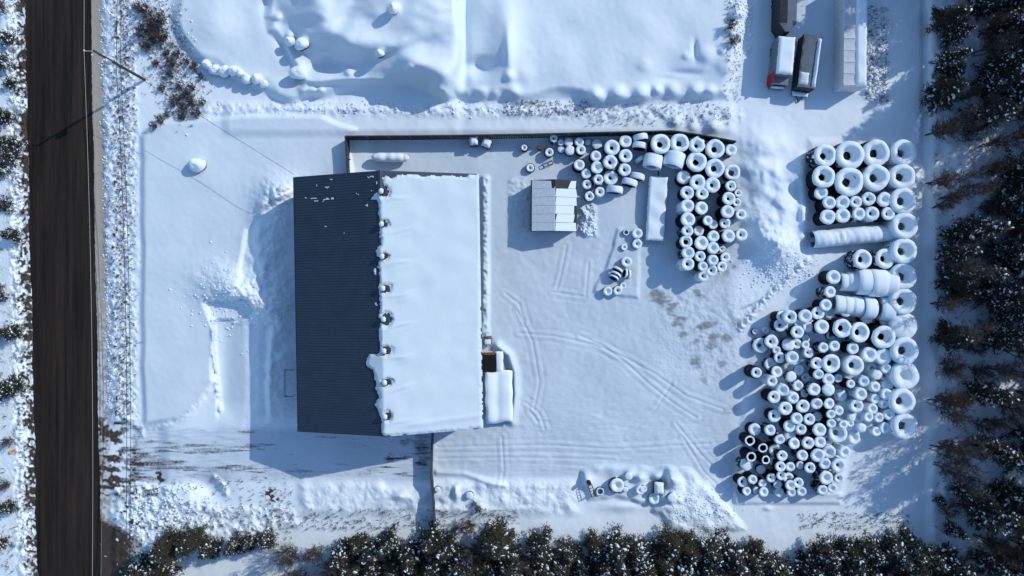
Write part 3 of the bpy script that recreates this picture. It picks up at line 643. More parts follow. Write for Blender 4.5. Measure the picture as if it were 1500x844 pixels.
# long white box trailer
xw = W(1219.5, 136, .2)[0]; ysn = W(1219.5, 136.5, .2)[1]
c = Vector((xw+1.42, ysn+6.7)); hw, hl = 1.42, 6.7
wt = empty('box_trailer', (*c, 0), R_(-.6), 'long white box trailer with ribbed roof lying right of the trucks', 'trailer')
m = MB(); m.box((0, 0, 1.7), (hw*2, hl*2, 3.2)); 
for i in range(16): m.box((-hw-.012, -hl+.4+i*(2*hl-.8)/15, 1.75), (.024, .04, 3.0))
m.obj('body', M_white, wt)
m = MB(); n = 9
M_film = mat('roof_film', (.50, .55, .62), .5, .12, 1.5, .3, 3)
ribs = MB()
for k in range(n):
    y0 = -hl+.1+k*(2*hl-.2)/n; y1 = -hl+.1+(k+1)*(2*hl-.2)/n
    for j in range(11):
        for i in range(6):
            t = j/10; x = -hw+.05+i*(hw*1.05)/5; m.v.append((x, y0+(y1-y0)*t, 3.37+.02*(i/5)-.07*math.sin(math.pi*t)**.6))
    b = k*66
    for j in range(10):
        for i in range(5): q = b+j*6+i; m.f.append((q, q+1, q+7, q+6)); m.m.append(0)
    ribs.tube([(-hw+.02, y0, 3.38), (hw*.9, y0, 3.42)], .035)
m.obj('roof', M_film, wt, True); ribs.tube([(-hw, -hl, 3.34), (-hw, hl, 3.34)], .04); ribs.tube([(-hw, -hl, 3.34), (hw, -hl, 3.34)], .04); ribs.obj('roof_rib', M_white, wt)
o = snow_slab(hw*.48, hl, .24, 12, 8, 40, .2, .04).obj('roof_snow', M_snow, wt, True); o.location = (hw*.52, 0, 3.33)
m = MB(); m.box((0, -hl-.1, .1), (2*hw+.3, .5, .25)); m.obj('skirt_snow', M_snow_old, wt)
wheels(wt, (-hw+.25, hw-.25), (hl-2.2, hl-1.0), .4)

# ------------------------------------------------------------ lean-to and dark opening on the east wall
c = Vector(W(731, 582, 1.7)[:2])
ln = empty('lean_to', (*c, 0), BR, 'snow-laden lean-to shelter against the warehouse east wall', 'shelter')
hw, hl = 1.62, 3.2
for x in (-hw+.1, hw-.1):
    for y in (-hl+.15, 0, hl-.15): m = MB(); m.box((x, y, .7), (.12, .12, 1.7)); m.obj('post', M_wood, ln)
m = MB(); m.box((0, 0, 1.5), (2*hw, 2*hl, .1)); m.box((hw-.04, 0, .7), (.05, 2*hl-.1, 1.5)); m.box((0, hl-.04, .7), (2*hw-.2, .05, 1.5)); m.obj('roof', M_wood, ln)
s_ = MB(); n1, n2 = 26, 16
for j in range(n1+1):
    for i in range(n2+1):
        u = -1+2*i/n2; v = -1+2*j/n1; e = max(0, 1-abs(u)**6)*max(0, 1-abs(v)**10)
        z = 1.5+e**.4*(.38+.16*math.cos(u*3.4)*0+.16*(1-math.exp(-((u+.1)/.28)**2))+.05*math.sin(v*5+u)); s_.v.append((u*(hw+.12)+.04*math.sin(v*9), v*(hl+.12)+.12*math.sin(u*3), z-.03))
for j in range(n1):
    for i in range(n2): q = j*(n2+1)+i; s_.f.append((q, q+1, q+n2+2, q+n2+1)); s_.m.append(0)
s_.obj('roof_snow', M_snow, ln, True)
c = Vector(W(716.5, 532, 1.5)[:2])
hb = empty('dark_opening_box', (*c, 0), BR, 'black box for a dark opening with a rusty top edge beside the warehouse wall', 'opening')
m = MB(); m.box((0, 0, .75), (2.0, 2.3, 1.5)); m.obj('body', M_blackpit, hb)  # solid black body stands for the dark inside of an opening
m = MB(); m.box((0, 1.22, .80), (1.9, .14, 1.5)); m.box((.1, 1.10, 1.54), (1.4, .10, .08)); m.obj('rusty_edge', M_rust, hb)
s_ = snow_slab(.5, 1.35, .3, 5, 6, 12, .2, .12); o = s_.obj('snow_drift', M_snow, hb, True); o.location = (1.32, .1, 1.35)
c = Vector(W(714, 499, 1)[:2])
pk = empty('pallet_pile', (*c, gzw(*c)), R_(4), 'pile of snow-dusted pallets against the warehouse east wall', 'pallets')
m = MB()
for k in range(4):
    q = Matrix.Rotation(R_(random.uniform(-8, 8)), 3, 'Z')
    for i in range(6): m.box(q @ Vector((0, -.5+i*.2, .12+k*.15)), (1.1, .1, .03), 0, q)
    for x in (-.5, 0, .5): m.box(q @ Vector((x, 0, .06+k*.15)), (.08, 1.1, .08), 0, q)
m.obj('boards', M_wood, pk); o = snow_slab(.4, .35, .12, 6, 6, 6).obj('snow_cap', M_snow_old, pk, True); o.location = (.05, -.15, .62)

# ------------------------------------------------------------ tyres
def casing_mesh(seed, nseg=36, lugs=True):
    # unit radius, width .72, axis z, bottom at 0
    m = MB(); w_ = .72
    prof = [(.56, .03), (.62, 0), (.86, .0), (.95, .05), (.965, .14), (.965, .58), (.95, .67), (.86, .72), (.62, .72), (.56, .69), (.55, .60), (.72, .52), (.72, .20), (.55, .12)]
    m.lathe(prof, nseg, closed=True)
    if lugs:
        for k in range(26):
            t = 2*math.pi*k/26+random.Random(seed).random()
            for s_, z in ((1, .53), (-1, .19)):
                q = Matrix.Rotation(t+(.06 if s_ > 0 else 0), 3, 'Z') @ Matrix.Rotation(R_(25*s_), 3, 'X')
                m.box(Matrix.Rotation(t+(.06 if s_ > 0 else 0), 3, 'Z') @ Vector((.97, 0, z)), (.07, .10, .34), 0, q)
    return m.mesh('tyre_casing', M_rubber, False)
CAS = [casing_mesh(i) for i in range(2)]
def wobf(seed, amp):
    r = random.Random(seed); P = [(r.randint(1, 6), r.uniform(0, 6.28), r.uniform(.3, 1)) for _ in range(6)]; Q = [(r.randint(2, 9), r.uniform(0, 6.28), r.uniform(.3, 1)) for _ in range(6)]
    def f(j, t, rr):
        e = 1 if rr > .3 else .5
        s = sum(a*math.sin(k*t+p+j*.15) for k, p, a in P)/3; q = sum(a*math.sin(k*t+p+j*.3) for k, p, a in Q)/3
        return (amp*s*e, amp*.7*q*e+(.13*q+.06*s if j == 0 else 0))
    return f
def cap_mesh(kind, seed):
    r = random.Random(seed*7+len(kind)); m = MB(); zt = .72; w_ = wobf(seed, .035)
    th = r.uniform(.15, .22); lo = r.uniform(.55, .62) if kind == 'H' else r.uniform(.41, .52)
    if kind in 'hlH':
        hr = {'h': .24, 'l': .38, 'H': .31}[kind]; lo = max(lo, hr+.2)
        prof = [(.985, zt-.16), (1.03, zt-.02), (1.0, zt+th*.55), (.90, zt+th*.92), (.76, zt+th), (lo+.05, zt+th*.85), (lo-.01, zt+th*.25), (lo-.07, zt-.12), (hr+.03, zt-.26), (hr, zt-.34), (hr+.02, zt-.55)]
    elif kind == 's':
        prof = [(.985, zt-.16), (1.03, zt-.02), (1.0, zt+th*.55), (.90, zt+th*.92), (.74, zt+th), (lo+.03, zt+th*.8), (lo-.03, zt+th*.2), (lo-.08, zt-.14), (lo-.15, zt-.26), (.12, zt-.31), (.001, zt-.32)]
    elif kind == 'c':
        prof = [(.985, zt-.16), (1.03, zt-.02), (1.02, zt+th*.6), (.92, zt+th*1.15), (.7, zt+th*1.7), (.4, zt+th*1.95), (.2, zt+th*1.9), (.001, zt+th*1.88)]
    else:  # thin ring on bare black tyre
        th = .07; prof = [(.93, zt-.02), (.94, zt+.02), (.86, zt+th), (.75, zt+th*1.1), (.64, zt+th*.7), (.60, zt-.02), (.58, zt-.1)]
    m.lathe(prof, 40, wob=w_)
    return m.mesh('snow_cap', M_snow, True)
CAPS = {k: [cap_mesh(k, 10+i) for i in range(5)] for k in 'hHlsct'}
def drape_mesh(seed):
    r = random.Random(seed); m = MB(); n1, n2 = 26, 8; ph = [r.uniform(0, 6) for _ in range(4)]
    # tyre standing with axis along local z (casing frame: z 0..72), up = +x of the casing frame after rotation
    for i in range(n1+1):
        t = R_(-98+196*i/n1)
        e = max(0, 1-abs(-1+2*i/n1)**7)
        for j in range(n2+1):
            v = j/n2; z = -.07+.86*v; ed = max(0, 1-abs(2*v-1)**4)
            rr = .975+e*(.05+.13*ed**.5*(.6+.4*math.cos(t)))+.02*math.sin(4*t+ph[0])*e
            m.v.append((rr*math.cos(t), rr*math.sin(t), z))
    for i in range(n1):
        for j in range(n2): q = i*(n2+1)+j; m.f.append((q, q+n2+1, q+n2+2, q+1)); m.m.append(0)
    # side faces of snow clinging to both sidewalls near the top
    for zf, fl in ((-.07, 1), (.79, -1)):
        b = len(m.v)
        for i in range(n1+1):
            t = R_(-98+196*i/n1); e = max(0, 1-abs(-1+2*i/n1)**7)
            m.v.append(((.975+.05*e)*math.cos(t), (.975+.05*e)*math.sin(t), zf)); m.v.append((.93*math.cos(t)-.02, .93*math.sin(t), zf+fl*.10))
        for i in range(n1): q = b+2*i; m.f.append((q, q+1, q+3, q+2) if fl > 0 else (q, q+2, q+3, q+1)); m.m.append(0)
    return m.mesh('snow_drape', M_snow, True)
DRP = [drape_mesh(i) for i in range(3)]

def plaster(name, lo_, hi_):
    m = bpy.data.materials.new(name); m.use_nodes = True; n = m.node_tree; L = n.links; b = n.nodes['Principled BSDF']; b.inputs['Roughness'].default_value = .8
    tc = n.nodes.new('ShaderNodeTexCoord'); z = n.nodes.new('ShaderNodeTexNoise'); z.inputs['Scale'].default_value = 2.2; z.inputs['Detail'].default_value = 7; z.inputs['Roughness'].default_value = .6
    L.new(tc.outputs['Object'], z.inputs['Vector']); rp = n.nodes.new('ShaderNodeValToRGB'); rp.color_ramp.elements[0].position = lo_; rp.color_ramp.elements[1].position = hi_
    rp.color_ramp.elements[0].color = (.013, .013, .015, 1); rp.color_ramp.elements[1].color = (*SNOWC, 1); L.new(z.outputs['Fac'], rp.inputs[0]); L.new(rp.outputs[0], b.inputs['Base Color']); return m
M_plast1 = plaster('rubber_snow_patches', .54, .60); M_plast2 = plaster('rubber_snow_plastered', .36, .42)
CASM = {0: CAS}
for lv, mt_ in ((1, M_plast1), (2, M_plast2)):
    CASM[lv] = []
    for c_ in CAS: c2_ = c_.copy(); c2_.materials.clear(); c2_.materials.append(mt_); CASM[lv].append(c2_)
def lvl(cl, px, py):
    if cl == RC or (cl == HP and px > 1255 and py > 500) or (cl == HP and px > 1225 and py > 575): return 2
    q = random.random(); a_ = (.7, .9) if cl != HP else (.72, .9) if px < 1150 else (.50, .76)
    return 0 if q < a_[0] else 1 if q < a_[1] else 2
T = []   # (cluster, px, py, rpx, kind, height)
def grp(cl, ox, oy, sc, h, L):
    for e in L:
        x, y, r, k = e[:4]; hh = e[4] if len(e) > 4 else h
        T.append((cl, ox+x/sc, oy+y/sc, r/sc, k, hh))
NF = 'north fence block'
grp(NF, 880, 170, 6.491, 3.0, [(565, 268, 88, 'h'), (750, 258, 83, 'h'), (920, 275, 78, 'h'), (1088, 315, 85, 'h'), (1235, 325, 52, 's', 2.3), (913, 440, 88, 'h'), (1083, 495, 86, 'h'), (1250, 540, 72, 'l', 2.0),
    (108, 300, 68, 'h', 2.4), (233, 240, 56, 's', 2.0), (235, 380, 60, 'h', 2.2), (95, 440, 72, 'h', 2.3), (222, 505, 60, 'h', 2.0), (93, 585, 65, 'h', 1.5), (790, 585, 60, 's', 2.4), (920, 630, 70, 'h'), (1062, 655, 68, 'h'), (830, 725, 62, 'h'), (962, 740, 56, 'h')])
grp(NF, 700, 150, 5.625, 1.7, [(625, 298, 34, 'h'), (682, 330, 28, 's', 1.2), (748, 330, 34, 'c', 1.3), (833, 325, 40, 's', 1.5), (848, 392, 38, 'h', 1.8), (757, 398, 37, 'c', 1.5), (688, 388, 30, 'c', .8), (588, 408, 40, 'h', 1.4), (385, 375, 28, 'h', 1.3), (432, 540, 36, 'h', .7), (838, 515, 50, 's', 1.9), (970, 438, 46, 's', 2.0), (980, 535, 47, 's', 2.0), (990, 638, 46, 'h', 2.0), (892, 588, 38, 's', 1.6), (900, 678, 36, 'h', 1.6), (1004, 738, 38, 'h', 1.6), (922, 770, 40, 'h', 1.6), (905, 330, 24, 'c', .6), (980, 345, 40, 'c', .7)])
MB_ = 'long middle block'
grp(MB_, 880, 280, 5.625, 3.4, [(712, 122, 52, 's'), (826, 140, 50, 's'), (1045, 172, 50, 's'), (1152, 195, 42, 'h', 2.4), (717, 235, 55, 's'), (880, 245, 38, 's', 3.0), (925, 275, 36, 's', 2.5), (1022, 265, 42, 'h', 2.7), (717, 330, 44, 'h'), (804, 332, 40, 's', 2.3), (930, 370, 48, 's'), (1052, 372, 50, 's'), (1157, 360, 47, 'h', 2.8), (706, 420, 48, 'l'), (826, 428, 54, 's'), (927, 470, 46, 's'), (1002, 472, 30, 'h', 2.2), (725, 510, 48, 's'), (818, 536, 47, 'h'), (925, 568, 44, 's'), (1022, 545, 38, 'h', 2.4), (718, 602, 50, 'h'), (842, 615, 40, 's'), (995, 620, 40, 'h', 2.4), (915, 655, 44, 'h', 2.7), (843, 700, 42, 'h', 2.6), (1055, 62, 50, 'h'), (1075, -38, 48, 'h'), (1130, 15, 34, 'h', 2.6), (1120, 92, 33, 'h', 2.4)])
SM = 'open yard pile'
grp(SM, 880, 280, 5.625, 1.4, [(210, 340, 26, 't', .5), (302, 350, 42, 's'), (298, 432, 40, 'h', 1.2), (212, 582, 42, 'h', .8), (58, 822, 36, 's', .8), (140, 818, 36, 'h', .8), (193, 462, 26, 'h', .3), (185, 780, 26, 's', .4)])
GR = 'east grid'
grp(GR, 1160, 190, 5.275, 3.3, [(252, 200, 84, 'h'), (448, 195, 106, 'h'), (652, 175, 100, 'h'), (245, 365, 85, 'h'), (438, 400, 108, 'h'), (650, 370, 100, 'h'), (225, 490, 50, 's', 2.9), (290, 570, 55, 's'), (393, 560, 52, 's'), (495, 555, 50, 'h'), (597, 535, 50, 'h'), (712, 537, 55, 's'), (278, 675, 56, 's'), (392, 665, 55, 's'), (508, 652, 56, 's'), (622, 648, 56, 'h'), (735, 650, 56, 'h')])
RC = 'column of giant tyres'
grp(RC, 1160, 190, 5.275, 3.4, [(855, 178, 97, 'h'), (852, 362, 96, 'h'), (860, 550, 98, 'h'), (868, 745, 100, 'h')])
grp(RC, 1160, 330, 5.275, 3.4, [(862, 202, 98, 'h'), (860, 400, 98, 'h'), (857, 590, 100, 'h'), (860, 780, 103, 'c', 3.0)])
grp(RC, 1200, 440, 7.031, 3.4, [(880, 520, 135, 'h'), (878, 780, 140, 's', 3.1)])
grp(RC, 1200, 550, 7.031, 3.4, [(850, 270, 130, 'h'), (875, 525, 130, 'h')])
HP = 'big heap'
grp(HP, 1160, 330, 5.275, 3.2, [(540, 265, 70, 'h'), (712, 262, 72, 'h'), (322, 402, 50, 's'), (290, 515, 42, 's'), (262, 618, 42, 's'), (105, 702, 48, 's', 2.8), (202, 682, 46, 'h', 2.9), (122, 785, 38, 's', 2.5), (228, 785, 52, 's')])
grp(HP, 1060, 440, 7.031, 3.2, [(690, 172, 65, 'h'), (380, 465, 72, 'h', 1.5), (490, 428, 65, 'h', 2.2), (325, 325, 33, 's', .4), (435, 310, 35, 's', .4), (758, 330, 62, 'h', 3.2), (755, 450, 50, 'h', 2.0), (840, 458, 40, 's', 2.2), (870, 540, 50, 'h', 2.3), (848, 395, 42, 's', 1.7), (708, 588, 62, 's', 3.0), (550, 520, 46, 's', .9), (1025, 485, 56, 's', 2.8), (960, 650, 58, 'h', 3.1), (975, 755, 55, 's', 3.1), (1080, 812, 56, 's', 3.1), (335, 745, 60, 'h', 3.0), (497, 830, 52, 'h', 3.1), (775, 718, 50, 's', 1.3), (690, 785, 52, 'c', 2.0), (850, 795, 48, 'h', 1.4), (868, 275, 50, 's', 2.5)])
grp(HP, 1200, 440, 7.031, 3.3, [(235, 290, 90, 'h'), (405, 332, 98, 'h'), (660, 375, 115, 'h', 3.4), (155, 470, 52, 's', 2.8), (345, 495, 56, 's', 3.0), (515, 560, 74, 's', 3.0), (660, 582, 80, 's', 2.9), (115, 650, 90, 'h', 3.2), (350, 670, 98, 'h', 3.2), (590, 765, 48, 'c', 2.8), (690, 702, 48, 's', 2.8), (195, 800, 48, 's', 2.2), (465, 832, 50, 's', 2.9), (120, 362, 42, 'h', 1.8)])
grp(HP, 1060, 550, 7.031, 3.2, [(617, 148, 58, 's'), (517, 222, 60, 'h'), (715, 230, 60, 's'), (765, 105, 56, 's', 2.4), (830, 188, 42, 's', 2.1), (930, 145, 60, 's'), (1080, 150, 58, 'c'), (817, 320, 66, 'h'), (958, 280, 56, 's'), (1080, 290, 53, 's'), (635, 342, 64, 'h'), (520, 420, 60, 'h', 2.6), (755, 445, 56, 's'), (878, 457, 64, 'h'), (1100, 400, 48, 's'), (675, 525, 58, 's', 2.8), (800, 557, 54, 'h', 3.0), (985, 565, 64, 's'), (1110, 495, 44, 's', 2.9), (480, 565, 52, 's', 2.9), (575, 650, 55, 's', 3.0), (270, 672, 52, 't', 3.0), (405, 742, 50, 't', 3.3), (725, 705, 54, 's', 3.0), (870, 697, 58, 'h'), (992, 690, 55, 's')])
grp(HP, 1200, 550, 7.031, 3.1, [(320, 90, 48, 's'), (575, 120, 54, 's', 3.0), (425, 190, 62, 's', 3.3), (690, 195, 54, 's', 3.0), (575, 240, 48, 's', 2.6), (665, 292, 46, 's', 2.9), (385, 315, 64, 'h'), (545, 345, 52, 's', 2.9), (200, 365, 50, 's'), (505, 430, 47, 's', 2.9), (612, 430, 48, 's', 2.9), (725, 405, 54, 's', 3.0), (245, 515, 45, 'h', 2.3), (330, 432, 42, 'c', 2.6), (435, 540, 44, 'c', 2.8), (585, 580, 45, 's', 2.8), (675, 540, 56, 's', 2.8), (190, 600, 92, 'h', 2.2), (355, 640, 62, 's', 1.5), (215, 205, 62, 'c', 2.0), (735, 110, 24, 's', 2.6), (110, 780, 64, 's'), (260, 790, 58, 's'), (320, 495, 38, 's', 2.1)])
grp(HP, 1060, 630, 7.035, 3.1, [(285, 278, 50, 't', 3.4), (430, 310, 45, 't', 3.3), (600, 265, 52, 'h'), (815, 265, 52, 's'), (975, 258, 65, 's'), (585, 380, 50, 'h'), (688, 378, 45, 's'), (788, 368, 43, 's', 2.4), (893, 390, 52, 'h'), (1045, 340, 56, 's', 2.9), (1185, 365, 68, 'h'), (195, 535, 50, 'h', 2.2), (300, 515, 48, 's', 2.8), (395, 545, 42, 's', 1.9), (490, 485, 50, 'h', 2.3), (595, 470, 46, 'h', 2.6), (235, 635, 46, 's', 2.2), (410, 640, 46, 's', 2.5), (335, 622, 33, 'c', 1.9), (558, 560, 42, 's', 2.0), (575, 645, 46, 's', 1.9), (690, 570, 50, 's', 3.0), (770, 545, 50, 'h', 3.1), (700, 640, 43, 's', 2.5), (805, 632, 46, 's', 2.7), (1055, 490, 72, 's', 3.2), (1190, 498, 48, 'h', 2.6), (1020, 620, 54, 's', 3.0), (1120, 600, 46, 's', 2.6), (385, 405, 45, 'c', 1.4)])
BM = 'south mound'
grp(BM, 840, 670, 6.818, 1.2, [(430, 285, 76, 's', 1.6), (668, 330, 42, 's', .9), (805, 415, 54, 's', 1.3), (985, 405, 48, 'c', 1.3), (268, 342, 42, 't', .3), (553, 190, 36, 'c', .5), (700, 320, 32, 's', .8), (520, 320, 26, 'c', .6)])
FT = 'south fence foot'
T += [(FT, 640.8, 717, 4.2, 'c', .7), (FT, 688, 726, 5.4, 'c', .9)]

# gaps in the heap hold lower, half-buried tyres
hpoly = [(1152, 455), (1300, 450), (1306, 600), (1240, 655), (1235, 715), (1085, 722), (1095, 640), (1125, 560), (1110, 500)]
fr = random.Random(77); added = 0
for _ in range(6000):
    if added >= 26: break
    x, y = fr.uniform(1080, 1310), fr.uniform(440, 725)
    if not inside(hpoly, np.array([x]), np.array([y]))[0]: continue
    dd = min(math.hypot(x-t[1], y-t[2])-t[3] for t in T)
    if dd > 3.0: T.append((HP, x, y, min(dd+3.5, 8.5), fr.choice('shsc'), fr.uniform(1.6, 2.5))); added += 1
tops = []; lower = []; cnt = {}
def thing_tyre(x, y, z, R, kind, i, tilt=(0, 0), lv=0):
    root = empty('tyre', (x, y, z)); root.rotation_euler = (tilt[0], tilt[1], random.uniform(0, 6.28)); root.scale = (R, R, R)
    link('tyre_casing', CASM[lv][i % 2], root)
    if kind:
        cp = link('snow_cap', random.choice(CAPS[kind]), root)
        if kind in 'hsc' and R < 1.5 and random.random() < .28: q = random.uniform(.84, .93); cp.scale = (q, q*random.uniform(.95, 1.05), 1); cp.location = (random.uniform(-.09, .09), random.uniform(-.09, .09), .02)
    return root
for (cl, px, py, r, k, h) in T:
    x, y, _ = W(px, py, h); g = gzw(x, y)
    R = r/PS*(CH-h)/CH*(1.06 if cl in (HP, MB_, NF) and r < 14 else 1.02); wd = .72*R
    htop = h; n = max(1, round((h-g*.4)/wd)) if h > .9 else 1
    top_z = max(htop, g+wd*.6) if h > .9 else g+wd*.75+h*.3
    x, y, _ = W(px, py, top_z)
    tq = .16 if (cl == HP and random.random() < .25) else .05; tl = (random.gauss(0, tq), random.gauss(0, tq))
    zb = top_z-wd; lv = 0 if k == 't' else lvl(cl, px, py)
    tops.append(dict(cl=cl, px=px, py=py, r=r, k=k, x=x, y=y, z=zb, R=R, tilt=tl, n=n, lv=lv))
    zz_ = zb-wd; q = 0; ox = oy = 0
    while zz_ > g-wd*.7 and q < 9:
        ox += random.gauss(0, .035)*R; oy += random.gauss(0, .035)*R; s = random.uniform(.93, 1.03)
        lower.append(dict(x=x+ox, y=y+oy, z=zz_, R=R*s, px=px, py=py, q=q, top=len(tops)-1, tilt=(random.gauss(0, .02), random.gauss(0, .02)))); zz_ -= wd; q += 1
ORD = ['zeroth', 'first', 'second', 'third', 'fourth', 'fifth', 'sixth', 'seventh', 'eighth', 'ninth', 'tenth', 'eleventh', 'twelfth', 'thirteenth', 'fourteenth', 'fifteenth', 'sixteenth', 'seventeenth', 'eighteenth', 'nineteenth', 'twentieth', 'twenty-first', 'twenty-second', 'twenty-third']
look = {'h': 'snow-ringed tyre', 'l': 'wide-holed snowy tyre', 's': 'dish-topped snowy tyre', 'c': 'domed snowy tyre', 't': 'bare black tyre'}
for cl in dict.fromkeys(t['cl'] for t in tops):
    L = sorted([t for t in tops if t['cl'] == cl], key=lambda t: t['py']); rows = []; bh = 12 if cl not in (HP,) else 13
    for t in L:
        if rows and t['py']-rows[-1][0]['py'] < bh: rows[-1].append(t)
        else: rows.append([t])
    for ri, row in enumerate(rows):
        row.sort(key=lambda t: t['px'])
        for ci, t in enumerate(row):
            sz = 'giant' if t['r'] > 16 else 'large' if t['r'] > 11 else 'medium' if t['r'] > 8 else 'small'
            if cl == RC: w_ = '%s from the top in the %s' % (ORD[ri+1], cl)
            elif cl == FT: w_ = 'touching the south fence' if ci == 0 else 'half buried east of the south fence'
            elif cl == BM: w_ = '%s from the left on the %s' % (ORD[1+sorted([u['px'] for u in L]).index(t['px'])], cl)
            else: w_ = '%s from left in the %s row down, %s' % (ORD[ci+1], ORD[ri+1], cl)
            t['where'] = w_; t['lab'] = '%s %s, %s' % (sz, look[t['k']], w_)
for i, t in enumerate(tops):
    o = thing_tyre(t['x'], t['y'], t['z'], t['R'], 'H' if t['k'] == 'h' and t['r'] > 12.5 else t['k'], i, t['tilt'], t['lv']); tag(o, t['lab'], 'tyre', 'snow-capped tyres topping the stacks')

# standing tyres (axis horizontal): px centre of crown line, axis angle, radius px
E = []
for (x, y, r) in [(395, 440, 68), (452, 437, 72), (545, 440, 97), (635, 447, 104), (725, 450, 100)]: E.append(('upper roll beside the giant column', 1160+x/5.275, 330+y/5.275, r/5.275, -3, 0))
for (x, y, r) in [(350, 615, 72), (415, 622, 74), (482, 628, 76), (570, 642, 84), (712, 650, 90)]: E.append(('lower roll beside the giant column', 1160+x/5.275, 330+y/5.275, r/5.275, -6, 0))
for (x, y, r, a) in [(372, 210, 68, 100), (365, 295, 68, 80)]: E.append(('leaning pair beside the fence', 880+x/6.491, 170+y/6.491, r/6.491, a, .5))
for (x, y, r, a) in [(488, 445, 88, 78), (690, 425, 97, 74)]: E.append(('upright tyres above the flat trailer', 880+x/6.491, 170+y/6.491, r/6.491, a, .45))
for (x, y, r, a) in [(345, 578, 70, 78), (270, 638, 74, 74), (130, 705, 76, 84), (365, 412, 50, 125)]: E.append(('upright tyres beside the flat trailer', 880+x/6.491, 170+y/6.491, r/6.491, a, 0))
for (x, y, r, a) in [(135, 650, 44, 60), (120, 690, 44, 60), (105, 715, 40, 60), (198, 680, 38, -10), (222, 690, 40, -10)]: E.append(('thin tilted tyres in the small yard pile', 880+x/5.625, 280+y/5.625, r/5.625, a, 0))
ecount = {}
for i, (cl, px, py, r, a, lift) in enumerate(E):
    ecount[cl] = ecount.get(cl, 0)+1
    R = r/PS*.96; g = gzw(*W(px, py, 1)[:2]); sc = R
    top = g-.1+lift+2*R
    x, y, _ = W(px, py, top*.55); z = g-.15+lift+R
    thin = 'thin' in cl
    root = empty('upright_tyre', (x, y, z))
    ax_ = Vector((math.cos(R_(a)), math.sin(R_(a)), 0)); up = Vector((0, 0, 1)); tl = random.uniform(-.1, .1)+(.35 if thin else .12 if 'above' in cl else 0)
    up = (up+ax_*tl).normalized(); side = ax_.cross(up).normalized(); axx = up.cross(side)*-1
    zc = ax_-up*ax_.dot(up); zc.normalize(); yc = zc.cross(up)
    Mx = Matrix((up, yc, zc)).transposed(); root.rotation_euler = Mx.to_euler()
    wz = .8 if 'roll' in cl and 'long' in cl else 1.0
    root.scale = (R, R, R*(.55 if thin else 1.7 if 'above' in cl else 1.4 if 'roll' in cl else 1.0))
    off = -.36
    c1 = link('tyre_casing', CASM[2 if ('roll' in cl or 'above' in cl) else 0][i % 2], root); c1.location = (0, 0, off)
    c2 = link('snow_drape', DRP[i % 3], root); c2.location = (0, 0, off)
    tot = sum(1 for e in E if e[0] == cl); kk = ecount[cl]
    nm = {'long': 'snow-draped upright tyre, %s from the left in the %s', }
    if 'leaning pair' in cl: lab = '%s big snow-draped tyre of the %s' % (['upper', 'lower'][kk-1], cl)
    elif 'above' in cl: lab = 'very wide snow-draped tyre leaning north, %s of the two above the trailer' % ['left one', 'right one'][kk-1]
    elif 'beside the flat' in cl: lab = ['snow-covered tyre on edge nearest the flat trailer', 'snow-covered tyre on edge in the middle of three by the flat trailer', 'leftmost snow-covered tyre on edge below the fence block', 'small shaded tyre on edge tilted near the fence block'][kk-1]
    elif thin: lab = 'thin snow-edged tyre tilted on its tread, %s from the left in the small yard pile' % ORD[[3, 2, 1, 4, 5][kk-1]]
    else: lab = 'upright snowy tyre, %s from the left in the %s' % (ORD[kk], cl)
    tag(root, lab, 'tyre', 'tyres standing on their treads')
# big pipe under snow below the grid
a0 = Vector(W(1187, 351.5, 1.1)[:2]); a1 = Vector(W(1303, 341, 1.1)[:2]); mid_ = (a0+a1)/2; dv = a1-a0; L2 = dv.length/2
pp = empty('large_pipe', (mid_.x, mid_.y, gzw(mid_.x, mid_.y)-.1), math.atan2(dv.y, dv.x), 'long snow-covered pipe with an open dark end, lying below the east grid', 'pipe')
m = MB(); m.lathe([(.95, -L2), (1.05, -L2), (1.05, L2), (.95, L2), (.80, L2-.1), (.80, -L2+.1)], 32, closed=True); m.lathe([(.79, L2-1.0), (.001, L2-1.0)], 24); o = m.obj('pipe_wall', M_grey, pp, False); o.rotation_euler = (0, R_(90), 0); o.location = (0, 0, 1.05)
m = MB(); n1, n2 = 70, 16
for i in range(n1+1):
    x = -L2-.12+(2*L2+.24)*i/n1; e = max(0, 1-abs(-1+2*i/n1)**30)
    pk_ = .16*math.exp(-((x+L2-3.0)/.13)**2)+.14*math.exp(-((x+L2-3.8)/.13)**2)
    for j in range(n2+1):
        t = R_(-92+184*j/n2); rr_ = 1.07+(.16+.05*math.sin(x*1.1+t)+.04*math.sin(x*2.9)-pk_*math.exp(-(t/.5)**2))*math.cos(t*.85)*e+.02*math.sin(x*7+t*3)*e
        m.v.append((x, rr_*math.sin(t), 1.05+rr_*math.cos(t)))
for i in range(n1):
    for j in range(n2): q = i*(n2+1)+j; m.f.append((q, q+n2+1, q+n2+2, q+1)[::-1]); m.m.append(0)
m.obj('snow_cap', M_snow, pp, True)
